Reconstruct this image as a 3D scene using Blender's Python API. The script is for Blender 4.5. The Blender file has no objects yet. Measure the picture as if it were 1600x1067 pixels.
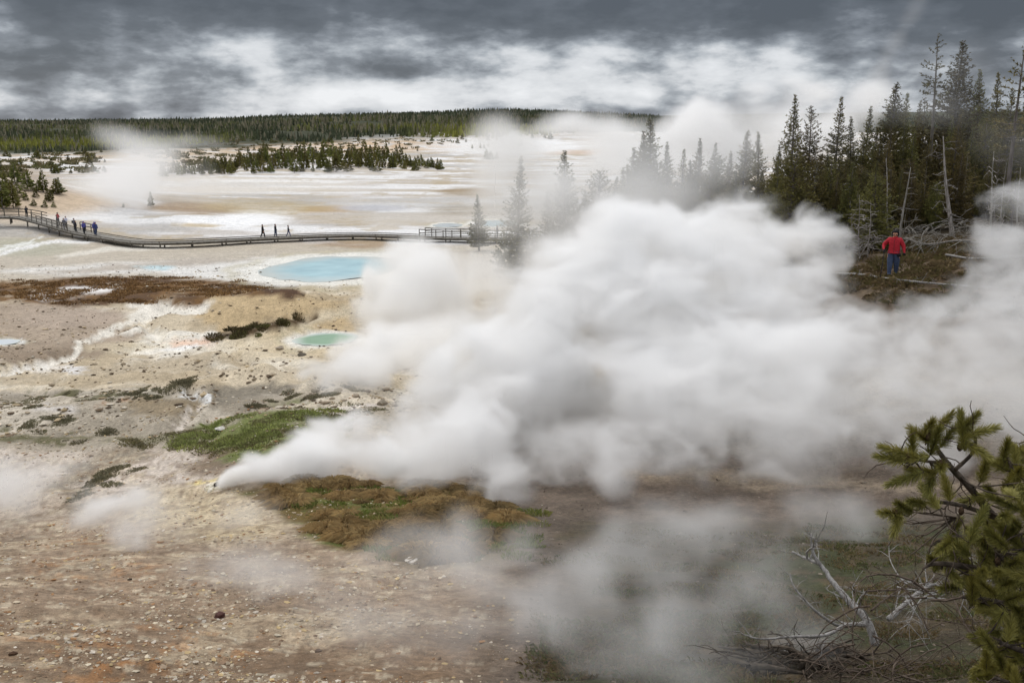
import bpy, math, random
import numpy as np
from mathutils import Vector, Matrix
R = math.radians
rnd = random.Random(7)
rg = np.random.default_rng(7)
S = bpy.context.scene
LINK = S.collection.objects.link

# ------------------------------------------------------------------ camera
F = 1556.0                       # focal length in pixels of the 1600 px wide photograph
PITCH = R(12.1)
CZ = 16.0                        # eye above the basin floor (z = 0)
cam = bpy.data.objects.new('camera', bpy.data.cameras.new('camera')); LINK(cam)
cam.location = (0, 0, CZ); cam.rotation_euler = (R(90) - PITCH, 0, 0)
cam.data.sensor_width = 36; cam.data.lens = 36 * F / 1600
cam.data.clip_start = 0.2; cam.data.clip_end = 20000
S.camera = cam

# ------------------------------------------------------------------ sky, sun, exposure
SUN_EL, SUN_AZ = 48, -35         # sun behind the cloud, ahead and to the left
wd = bpy.data.worlds.new('World'); S.world = wd; wd.use_nodes = True
wt = wd.node_tree; wt.nodes.clear()
def WN(t, **k):
    n = wt.nodes.new(t)
    for a, b in k.items(): setattr(n, a, b)
    return n
WL = wt.links.new
def wmath(op, a, b=None, c=None, clamp=False):
    n = WN('ShaderNodeMath', operation=op); n.use_clamp = clamp
    for i, v in enumerate((a, b, c)):
        if v is None: continue
        if isinstance(v, (int, float)): n.inputs[i].default_value = v
        else: WL(v, n.inputs[i])
    return n.outputs[0]
tc = WN('ShaderNodeTexCoord'); sp = WN('ShaderNodeSeparateXYZ'); WL(tc.outputs['Generated'], sp.inputs[0])
ax = wmath('ARCTAN2', sp.outputs[0], sp.outputs[1])                 # azimuth from +Y, to the right
el = wmath('ARCSINE', sp.outputs[2])
def AZ(px): return math.atan((px - 800) / F)
def EL(py): return (198 - py) / F
# wispy cloud noise, layers flattened towards the horizon
cb = WN('ShaderNodeCombineXYZ')
WL(wmath('MULTIPLY', ax, 6.0), cb.inputs[0]); WL(wmath('MULTIPLY', wmath('POWER', wmath('MAXIMUM', el, 0.0), 0.85), 12.0), cb.inputs[1])
n1 = WN('ShaderNodeTexNoise'); n1.inputs['Scale'].default_value = 1.5; n1.inputs['Detail'].default_value = 9; n1.inputs['Roughness'].default_value = .53; n1.inputs['Distortion'].default_value = .08
WL(cb.outputs[0], n1.inputs['Vector'])
n2 = WN('ShaderNodeTexNoise'); n2.inputs['Scale'].default_value = .62; n2.inputs['Detail'].default_value = 4; n2.inputs['Distortion'].default_value = .1
WL(cb.outputs[0], n2.inputs['Vector'])
cb3 = WN('ShaderNodeCombineXYZ'); WL(wmath('MULTIPLY', ax, 15.0), cb3.inputs[0]); WL(wmath('MULTIPLY', el, 36.0), cb3.inputs[1])
n3 = WN('ShaderNodeTexNoise'); n3.inputs['Scale'].default_value = 1.2; n3.inputs['Detail'].default_value = 8; n3.inputs['Roughness'].default_value = .56; n3.inputs['Distortion'].default_value = .08
WL(cb3.outputs[0], n3.inputs['Vector'])
val = wmath('ADD', wmath('ADD', wmath('MULTIPLY', wmath('SUBTRACT', n3.outputs[0], .5), 1.0), wmath('MULTIPLY', wmath('SUBTRACT', n1.outputs[0], .5), 1.2)), wmath('MULTIPLY', wmath('SUBTRACT', n2.outputs[0], .5), .5))
# the bigger cloud masses: (px, py, width, height, brightness)
MASS = [(720, 148, 380, 30, .42), (900, 95, 260, 26, .34), (420, 85, 200, 20, .14), (560, 150, 200, 14, .12), (520, 70, 130, 16, .10), (1050, 130, 230, 28, .20), (1330, 45, 90, 40, .20), (1250, 150, 130, 28, .16),
        (200, 22, 420, 46, -.30), (640, 12, 250, 22, -.12), (1120, 30, 400, 36, -.42), (220, 120, 280, 40, -.02), (780, 105, 110, 16, -.14), (640, 112, 80, 12, -.15), (1560, 40, 150, 50, -.16), (1390, 90, 45, 45, -.12), (180, 112, 300, 40, -.08), (60, 165, 130, 12, .08), (420, 160, 220, 12, .05)]
def gauss(px, py, w, h):
    a = wmath('DIVIDE', wmath('SUBTRACT', ax, AZ(px)), w / F); b = wmath('DIVIDE', wmath('SUBTRACT', el, EL(py)), h / F)
    return wmath('POWER', math.e, wmath('MULTIPLY', wmath('ADD', wmath('MULTIPLY', a, a), wmath('MULTIPLY', b, b)), -1.0))
for px, py, w, h, g in MASS:
    val = wmath('ADD', val, wmath('MULTIPLY', gauss(px, py, w, h), g))
val = wmath('ADD', val, .41)
ramp = WN('ShaderNodeValToRGB'); WL(val, ramp.inputs[0])
cr = ramp.color_ramp; cr.elements[0].position = .0; cr.elements[0].color = (.085, .098, .12, 1)
cr.elements[1].position = 1; cr.elements[1].color = (.88, .90, .93, 1)
for p, c in ((.26, (.125, .142, .17, 1)), (.44, (.235, .26, .30, 1)), (.56, (.40, .435, .48, 1)), (.72, (.68, .705, .74, 1))):
    e_ = cr.elements.new(p); e_.color = c
# overhead the cloud sheet is thin and bright: it is what lights the basin
up = WN('ShaderNodeMapRange'); up.interpolation_type = 'SMOOTHSTEP'
WL(el, up.inputs[0]); up.inputs[1].default_value = .16; up.inputs[2].default_value = .55
zen = WN('ShaderNodeMix', data_type='RGBA'); WL(up.outputs[0], zen.inputs[0]); WL(ramp.outputs[0], zen.inputs[6]); zen.inputs[7].default_value = (1.02, 1.04, 1.08, 1)
sky = WN('ShaderNodeTexSky', sky_type='NISHITA'); sky.sun_disc = False; sky.sun_elevation = R(SUN_EL); sky.sun_rotation = R(SUN_AZ)
skm = WN('ShaderNodeMix', data_type='RGBA', blend_type='MULTIPLY'); skm.inputs[0].default_value = 1; WL(sky.outputs[0], skm.inputs[6]); skm.inputs[7].default_value = (.08, .08, .08, 1)
mx = WN('ShaderNodeMix', data_type='RGBA'); mx.inputs[0].default_value = .06; WL(zen.outputs[2], mx.inputs[6]); WL(skm.outputs[2], mx.inputs[7])
bgd = WN('ShaderNodeBackground'); WL(mx.outputs[2], bgd.inputs[0]); bgd.inputs[1].default_value = 1.0
wo = WN('ShaderNodeOutputWorld'); WL(bgd.outputs[0], wo.inputs[0])
wd.cycles.sampling_method = 'MANUAL'; wd.cycles.sample_map_resolution = 512
sl = bpy.data.lights.new('sun', 'SUN'); so = bpy.data.objects.new('sun', sl); LINK(so)
sl.energy = 1.4; sl.angle = R(16); sl.color = (1, .96, .9)
so.rotation_euler = (R(90 - SUN_EL), 0, R(180) - R(SUN_AZ)) 
so.location = (0, 0, 60)
S.view_settings.view_transform = 'Standard'; S.view_settings.look = 'None'; S.view_settings.exposure = 0.0; S.view_settings.gamma = 1
cy = S.cycles
cy.max_bounces = 15; cy.diffuse_bounces = 3; cy.glossy_bounces = 2; cy.volume_bounces = 14; cy.transparent_max_bounces = 8
cy.volume_step_rate = 2.0; cy.volume_max_steps = 256; cy.use_denoising = True; cy.caustics_reflective = False

# ------------------------------------------------------------------ helpers
def srgb(r, g, b, k=1.0):
    f = lambda c: (c / 255 / 12.92 if c / 255 <= .04045 else ((c / 255 + .055) / 1.055) ** 2.4) * k
    return np.array([f(r), f(g), f(b)], dtype=np.float32)
def lat(seed, dim):
    g = np.random.default_rng(seed).random((32,) * dim).astype(np.float32)
    return np.pad(g, [(0, 1)] * dim, mode='wrap')
def noise2(x, y, seed=0):
    g = lat(seed, 2)
    x = np.asarray(x, float); y = np.asarray(y, float)
    ix = np.floor(x).astype(np.int64); iy = np.floor(y).astype(np.int64)
    fx = x - ix; fy = y - iy; fx = fx * fx * (3 - 2 * fx); fy = fy * fy * (3 - 2 * fy); ix %= 32; iy %= 32
    a = g[ix, iy] * (1 - fx) + g[ix + 1, iy] * fx; b = g[ix, iy + 1] * (1 - fx) + g[ix + 1, iy + 1] * fx
    return a * (1 - fy) + b * fy
def fbm2(x, y, o=4, seed=0, gain=.5):
    s = 0; a = 1; t = 0
    for k in range(o):
        c, q = math.cos(k * 1.3), math.sin(k * 1.3); f = 2.03 ** k
        s = s + a * noise2((x * c - y * q) * f + 17 * k, (x * q + y * c) * f + 5 * k, seed + k); t += a; a *= gain
    return s / t
def noise3(p, seed=0):
    g = lat(seed + 500, 3)
    i = np.floor(p).astype(np.int32); f = (p - i).astype(np.float32); f = f * f * (3 - 2 * f); i %= 32
    x, y, z = i[..., 0], i[..., 1], i[..., 2]; fx, fy, fz = f[..., 0], f[..., 1], f[..., 2]
    L = lambda a, b, t: a + (b - a) * t
    return L(L(L(g[x, y, z], g[x + 1, y, z], fx), L(g[x, y + 1, z], g[x + 1, y + 1, z], fx), fy),
             L(L(g[x, y, z + 1], g[x + 1, y, z + 1], fx), L(g[x, y + 1, z + 1], g[x + 1, y + 1, z + 1], fx), fy), fz)
def sstep(a, b, x):
    t = np.clip((x - a) / (b - a), 0, 1); return t * t * (3 - 2 * t)
cp, sp_ = math.cos(PITCH), math.sin(PITCH)
def ray(px, py):
    dx = (px - 800) / F; dy = (533.5 - py) / F
    yy = cp + dy * sp_
    return dx / yy, (dy * cp - sp_) / yy          # X per unit Y, Z per unit Y
def P(px, py, Y):
    a, b = ray(px, py); return Vector((a * Y, Y, CZ + b * Y))
def project(x, y, z):
    z = z - CZ; d = y * cp - z * sp_; u = y * sp_ + z * cp
    return 800 + F * x / d, 533.5 - F * u / d

# ------------------------------------------------------------------ terrain height
TT = np.array([-1.3, -.514, -.257, 0, .257, .385, .514, 1.3])
TAB = [(1.0, [-1.7] * 8), (2, [-1.9] * 8), (5, [-3.5, -3.5, -3.6, -3.6, -3.6, -3.6, -3.6, -3.3]),
 (8, [-4.7, -4.9, -5.1, -5.2, -5.2, -5.2, -5.1, -4.7]), (10, [-5.3, -5.5, -5.75, -5.85, -5.9, -5.9, -5.85, -5.4]),
 (15, [-6.8, -6.95, -7.1, -7.2, -7.1, -7.1, -7.2, -6.6]), (20, [-9.5, -8.55, -8.5, -8.5, -8.5, -8.5, -8.4, -7.6]),
 (27, [-12, -11.5, -9.9, -9.75, -9.6, -9.55, -9.3, -8]), (34, [-13, -12.1, -11, -10.8, -8.6, -7.0, -6.4, -6]),
 (42, [-14, -12.8, -11.9, -12.3, -7.4, -5.5, -4.8, -4]), (50, [-15, -13.7, -12.9, -13.5, -7.1, -5.3, -5.0, -4]),
 (62, [-16, -15.1, -15.2, -14.6, -7.3, -5.3, -4.8, -4]), (78, [-16, -15.8, -15.5, -15.2, -8.1, -5.7, -4.8, -4]),
 (90, [-16, -16, -15.9, -15.7, -9.6, -7, -5.5, -4]), (110, [-16, -16, -16, -16, -12, -9.3, -7, -4]),
 (150, [-16, -16, -16, -16, -15, -13, -10, -6]), (200, [-14, -16, -16, -16, -16, -15, -13, -8]),
 (300, [-12, -15.5, -16, -16, -16, -16, -15.5, -12]), (500, [-8, -13.5, -14.6, -15.5, -16, -16, -16, -14]),
 (800, [-4, -9, -9, -9.3, -13.5, -14, -14, -10]), (1200, [2, -1, 1, 3, -10, -10, -9, 0]), (1800, [10, 5, 9, 22, -6, -6, 0, 20]),
 (2500, [18, 9, 20, 47, 2, 2, 10, 50]), (4000, [24, 12, 22, 44, 30, 40, 50, 90]), (7000, [30, 26, 30, 50, 98, 105, 110, 130]), (9000, [30, 26, 30, 50, 98, 105, 110, 130])]
_ly = np.log([r[0] for r in TAB]); _tv = np.array([r[1] for r in TAB], float)
GT = np.linspace(-1.6, 1.6, 257); GL = np.linspace(_ly[0], _ly[-1], 513)
_a = np.array([np.interp(GL, _ly, _tv[:, k]) for k in range(len(TT))])
_g = np.array([np.interp(GT, TT, _a[:, j]) for j in range(len(GL))]).T
def _blur(a, s, ax_):
    k = np.exp(-.5 * (np.arange(-3 * s, 3 * s + 1) / s) ** 2); k /= k.sum()
    pad = [(0, 0), (0, 0)]; pad[ax_] = (3 * s, 3 * s)
    return np.apply_along_axis(lambda v: np.convolve(v, k, 'valid'), ax_, np.pad(a, pad, mode='edge'))
_g = _blur(_blur(_g, 5, 0), 6, 1)
def base_h(x, y):
    y = np.maximum(y, 1.02); t = np.clip(x / y, -1.59, 1.59); l = np.log(y)
    u = (t - GT[0]) / (GT[1] - GT[0]); v = np.clip((l - GL[0]) / (GL[1] - GL[0]), 0, len(GL) - 1.001)
    i = u.astype(int); j = v.astype(int); fu = u - i; fv = v - j
    return (_g[i, j] * (1 - fu) + _g[i + 1, j] * fu) * (1 - fv) + (_g[i, j + 1] * (1 - fu) + _g[i + 1, j + 1] * fu) * fv
BUMPS = []      # x, y, rx, ry, h
def bump(px, Y, rx, ry, h, py=400):
    a, _ = ray(px, py); BUMPS.append((a * Y, Y, rx, ry, h))
bump(20, 205, 26, 38, 3.6); bump(-60, 190, 30, 30, 3)
bump(430, 89, 6.5, 3.6, 1.25); bump(400, 81, 4.5, 2.2, 1.2); bump(545, 83, 4.5, 2.6, 1.5); bump(445, 73.5, 3.4, 1.6, 1.1); bump(180, 57, 5, 1.8, .5); bump(300, 64, 4, 2, .5); bump(350, 96, 5, 4, .6)
bump(575, 49, 3.8, 2.4, 1.25); bump(395, 50, 3.2, 2.0, 1.0); bump(240, 47, 3.5, 1.8, .75); bump(100, 44, 5, 1.8, .5); bump(480, 70, 3, 1.6, .35)
bump(470, 400, 34, 60, 2.2); bump(620, 640, 60, 90, 3); bump(300, 176, 7, 12, .7); bump(120, 160, 5, 8, .3)
bump(1250, 62, 6, 10, .8); bump(700, 150, 3, 8, -.2); bump(1560, 60, 8, 12, 1.0); bump(250, 520, 40, 60, 3)
POOLS = [  # name bits, px, py, rx (px), ry (px) , level above the basin floor, colour
 ('turquoise', 522, 420, 108, 20), ('green', 508, 529, 52, 11), ('pale', 2, 534, 30, 5), ('blue', 700, 352, 24, 3), ('small_blue', 775, 349, 36, 5)]
_pool = []; _chan = []
def h0(x, y):
    z = base_h(x, y)
    for bx, by, rx, ry, h in BUMPS:
        z = z + h * np.exp(-((x - bx) / rx) ** 2 - ((y - by) / ry) ** 2)
    rough = np.interp(y, [0, 10, 60, 66, 120, 300, 600, 900, 9000], [.10, .22, .5, .34, .12, .2, 1.0, 4.0, 12])
    z = z + rough * (fbm2(x / 7.3, y / 7.3, 3, 11) - .5)
    far = np.clip((y - 500) / 500, 0, 1)
    z = z + far * 14 * (fbm2(x / 220, y / 220, 3, 51) - .5)
    return z
def H(x, y, fine=True):
    x = np.asarray(x, float); y = np.asarray(y, float)
    z = h0(x, y)
    if fine:
        near = np.interp(y, [0, 40, 90, 160], [1, .8, .35, 0])
        z = z + near * (.26 * (fbm2(x / 1.5, y / 1.5, 3, 21) - .5) + .10 * (fbm2(x / .35, y / .3, 3, 31) - .5) * np.interp(y, [0, 14, 50], [1, 1, 0.3]))
        z = z - np.interp(y, [24, 36, 90, 100], [0, .85, .8, 0]) * (np.abs(2 * fbm2(x / 5.5 + y / 14, y / 9, 4, 23) - 1) ** .7 - .25) * -1
        z = z + np.interp(y, [90, 120, 400], [0, .10, .25]) * (fbm2(x / 9, y / 14, 2, 41) - .5)
    for pts_, w_, dp_ in _chan:
        if y.size > 1 and (y.max() < 30 or y.min() > 150): continue
        if y.size == 1 and not (28 < float(y.max()) < 160): continue
        sel = (y > 28) & (y < 165); xs_, ys_ = (x[sel], y[sel]) if y.ndim else (x, y); d = np.full(np.shape(xs_), 1e9)
        for i in range(len(pts_) - 1):
            (ax1, ay1), (bx1, by1) = pts_[i], pts_[i + 1]; ux, uy = bx1 - ax1, by1 - ay1; t = np.clip(((xs_ - ax1) * ux + (ys_ - ay1) * uy) / (ux * ux + uy * uy), 0, 1); d = np.minimum(d, np.hypot(xs_ - ax1 - t * ux, ys_ - ay1 - t * uy))
        dz = -dp_ * np.exp(-(d / w_) ** 2) + dp_ * .55 * np.exp(-((d - 2.1 * w_) / (.9 * w_)) ** 2)
        if y.ndim: z = z.copy(); z[sel] += dz
        elif sel: z = z + dz
    for (qx, qy, qrx, qry, qz) in _pool:
        r = np.hypot((x - qx) / qrx, (y - qy) / qry)
        m = 1 - sstep(1.0, 1.9, r)
        z = z * (1 - m) + (qz + .14 * sstep(.8, 1.9, r) - .35 * (1 - sstep(.55, 1.02, r))) * m
    return z + 0.0
_YS = np.exp(np.linspace(math.log(2.5), math.log(8000), 520))
def ground(px, py, lift=0.0):
    a, b = ray(px, py)
    z = H(a * _YS, _YS, True); d = b * _YS - (z + lift)
    k = np.argmax(d <= 0)
    if k == 0: k = len(_YS) - 1
    ys = np.linspace(_YS[k - 1], _YS[k], 14); d = b * ys - (H(a * ys, ys, True) + lift); j = int(np.argmax(d <= 0)) or 13
    f = d[j - 1] / (d[j - 1] - d[j] + 1e-9)
    Y = ys[j - 1] + (ys[j] - ys[j - 1]) * min(max(f, 0), 1)
    return Vector((a * Y, Y, CZ + float(H(a * Y, Y)) + lift))
def gz(x, y): return CZ + float(H(x, y))
_c0 = []
for pl_, w_, dp_ in (([(260, 474), (232, 500), (150, 530), (100, 560), (-20, 590)], .8, .34), ([(230, 505), (252, 530), (195, 552)], .5, .22), ([(288, 606), (312, 626), (300, 642), (280, 668)], .3, .26), ([(-20, 402), (50, 388), (100, 376), (160, 376)], 1.0, .2),
    ([(330, 545), (380, 560), (470, 590)], .5, .3), ([(40, 612), (160, 618), (290, 606)], .5, .25), ([(330, 532), (400, 517), (480, 496)], .7, .4), ([(-20, 424), (200, 410), (420, 402)], 1.2, .15)):
    _c0.append(([(lambda g: (g.x, g.y))(ground(*p)) for p in pl_], w_, dp_))
_chan += _c0
for nm, px, py, rx, ry in POOLS:
    c = ground(px, py); n = ground(px, py + ry); f = ground(px, py - ry)
    if nm == 'turquoise': c, n, f = (P(px, y_, -15.95 / ray(px, y_)[1]) for y_ in (py, py + ry, py - ry))
    _pool.append((c.x, (n.y + f.y) / 2, rx / F * c.y * .98, max((f.y - n.y) / 2, .8), min(c.z, n.z) - CZ - .04))

# ------------------------------------------------------------------ materials
def mat(name, rough=.85, spec=.25):
    m = bpy.data.materials.new(name); m.use_nodes = True; b = m.node_tree.nodes['Principled BSDF']
    b.inputs['Roughness'].default_value = rough; b.inputs['Specular IOR Level'].default_value = spec
    return m, m.node_tree, b
def noisy(name, c1, c2, scale=5, rough=.85, spec=.25, bump_=.3, detail=5, rnd_amt=0.0, coord='Object', dist=.02, stretch=None):
    m, t, b = mat(name, rough, spec); N = t.nodes.new; L = t.links.new
    co = N('ShaderNodeTexCoord'); src = co.outputs[coord]
    if stretch:
        mp = N('ShaderNodeMapping'); mp.inputs['Scale'].default_value = stretch; L(src, mp.inputs[0]); src = mp.outputs[0]
    n = N('ShaderNodeTexNoise'); n.inputs['Scale'].default_value = scale; n.inputs['Detail'].default_value = detail; L(src, n.inputs['Vector'])
    r = N('ShaderNodeValToRGB'); r.color_ramp.elements[0].position = .35; r.color_ramp.elements[1].position = .65
    r.color_ramp.elements[0].color = (*c1, 1); r.color_ramp.elements[1].color = (*c2, 1); L(n.outputs[0], r.inputs[0]); out = r.outputs[0]
    if rnd_amt:
        oi = N('ShaderNodeObjectInfo'); hs = N('ShaderNodeHueSaturation'); mr = N('ShaderNodeMapRange'); L(oi.outputs['Random'], mr.inputs[0])
        mr.inputs[3].default_value = 1 - rnd_amt; mr.inputs[4].default_value = 1 + rnd_amt; L(mr.outputs[0], hs.inputs['Value'])
        m2 = N('ShaderNodeMapRange'); mm = N('ShaderNodeMath'); mm.operation = 'FRACT'; m3 = N('ShaderNodeMath'); m3.operation = 'MULTIPLY'; m3.inputs[1].default_value = 7.3
        L(oi.outputs['Random'], m3.inputs[0]); L(m3.outputs[0], mm.inputs[0]); L(mm.outputs[0], m2.inputs[0]); m2.inputs[3].default_value = .47; m2.inputs[4].default_value = .525
        L(m2.outputs[0], hs.inputs['Hue']); L(out, hs.inputs['Color']); out = hs.outputs[0]
    L(out, b.inputs['Base Color'])
    if bump_:
        bp = N('ShaderNodeBump'); bp.inputs['Strength'].default_value = bump_; bp.inputs['Distance'].default_value = dist; L(n.outputs[0], bp.inputs['Height']); L(bp.outputs[0], b.inputs['Normal'])
    return m
def colmat(name, rough=.9, spec=.2, var=.25, scale=1.5, bump_=0):
    """colour from the mesh's own 'col' attribute (each plant's or stone's own colour)"""
    m, t, b = mat(name, rough, spec); N = t.nodes.new; L = t.links.new
    a = N('ShaderNodeAttribute'); a.attribute_name = 'col'
    n = N('ShaderNodeTexNoise'); n.inputs['Scale'].default_value = scale; n.inputs['Detail'].default_value = 4
    co = N('ShaderNodeTexCoord'); L(co.outputs['Object'], n.inputs['Vector'])
    mr = N('ShaderNodeMapRange'); mr.inputs[1].default_value = .3; mr.inputs[2].default_value = .7; mr.inputs[3].default_value = 1 - var; mr.inputs[4].default_value = 1 + var
    L(n.outputs[0], mr.inputs[0]); v = N('ShaderNodeVectorMath'); v.operation = 'SCALE'; L(a.outputs['Color'], v.inputs[0]); L(mr.outputs[0], v.inputs['Scale'])
    L(v.outputs[0], b.inputs['Base Color'])
    return m
# ------------------------------------------------------------------ objects and tags
def tag(o, label, cat, group=None, kind=None):
    o['label'] = label; o['category'] = cat
    if group: o['group'] = group
    if kind: o['kind'] = kind
    return o
def empty(name, loc=(0, 0, 0), rz=0):
    o = bpy.data.objects.new(name, None); LINK(o); o.location = loc; o.rotation_euler = (0, 0, rz); o.empty_display_size = .3; return o
class MB:
    def __init__(s): s.v = []; s.f = []; s.m = []; s.n = 0; s.c = []
    def add(s, v, f, mi=0, col=None):
        v = np.asarray(v, float).reshape(-1, 3); s.v.append(v)
        s.f += [tuple(i + s.n for i in q) for q in f]; s.m += [mi] * len(f); s.n += len(v)
        if col is not None: s.c.append(np.tile(np.asarray(col, float), (len(v), 1)))
    def tube(s, pts, rad, seg=6, mi=0, col=None, cap=True):
        pts = [Vector(p) for p in pts]; n = len(pts)
        if not hasattr(rad, '__len__'): rad = [rad] * n
        V = []; up = Vector((0, 0, 1)); last = None
        for i, p in enumerate(pts):
            d = (pts[min(i + 1, n - 1)] - pts[max(i - 1, 0)]); d = d.normalized() if d.length > 1e-9 else up
            if last is None: a = d.orthogonal().normalized()
            else:
                a = last - d * last.dot(d); a = a.normalized() if a.length > 1e-6 else d.orthogonal().normalized()
            last = a; b = d.cross(a)
            for k in range(seg):
                w = 2 * math.pi * k / seg; V.append(p + (a * math.cos(w) + b * math.sin(w)) * rad[i])
        Fc = [(i * seg + k, i * seg + (k + 1) % seg, (i + 1) * seg + (k + 1) % seg, (i + 1) * seg + k) for i in range(n - 1) for k in range(seg)]
        if cap and seg > 2: Fc += [tuple(range(seg - 1, -1, -1)), tuple((n - 1) * seg + k for k in range(seg))]
        s.add([tuple(q) for q in V], Fc, mi, col)
    def box(s, c, size, rz=0, mi=0, col=None):
        x, y, z = [q / 2 for q in size]; ca, sa = math.cos(rz), math.sin(rz)
        V = [(c[0] + i * x * ca - j * y * sa, c[1] + i * x * sa + j * y * ca, c[2] + k * z) for i in (-1, 1) for j in (-1, 1) for k in (-1, 1)]
        s.add(V, [(0, 1, 3, 2), (4, 6, 7, 5), (0, 4, 5, 1), (2, 3, 7, 6), (0, 2, 6, 4), (1, 5, 7, 3)], mi, col)
    def mesh(s, name, mats, smooth=True):
        me = bpy.data.meshes.new(name); v = np.concatenate(s.v) if s.v else np.zeros((0, 3))
        me.from_pydata(v.tolist(), [], s.f)
        for m_ in mats: me.materials.append(m_)
        if len(mats) > 1: me.polygons.foreach_set('material_index', s.m)
        if smooth: me.polygons.foreach_set('use_smooth', [True] * len(s.f))
        if s.c:
            a = me.attributes.new('col', 'FLOAT_COLOR', 'POINT'); c = np.concatenate(s.c); c = np.hstack([c, np.ones((len(c), 1))]); a.data.foreach_set('color', c.ravel())
        me.update(); return me
    def obj(s, name, mats, parent=None, smooth=True):
        o = bpy.data.objects.new(name, s.mesh(name, mats if isinstance(mats, (list, tuple)) else [mats], smooth)); LINK(o)
        if parent: o.parent = parent
        return o
def trimesh(name, V, T, m, col=None, smooth=False, quads=False):
    """fast mesh from numpy arrays"""
    me = bpy.data.meshes.new(name); V = np.asarray(V, np.float32).reshape(-1, 3); T = np.asarray(T, np.int32); k = 4 if quads else 3
    nf = T.size // k
    me.vertices.add(len(V)); me.vertices.foreach_set('co', V.ravel())
    me.loops.add(nf * k); me.loops.foreach_set('vertex_index', T.ravel())
    me.polygons.add(nf); me.polygons.foreach_set('loop_start', np.arange(0, nf * k, k, dtype=np.int32))
    me.polygons.foreach_set('use_smooth', np.full(nf, smooth))
    me.update(calc_edges=True)
    if col is not None:
        a = me.attributes.new('col', 'FLOAT_COLOR', 'POINT'); c = np.hstack([col, np.ones((len(col), 1))]).astype(np.float32); a.data.foreach_set('color', c.ravel())
    me.materials.append(m)
    return me

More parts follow.
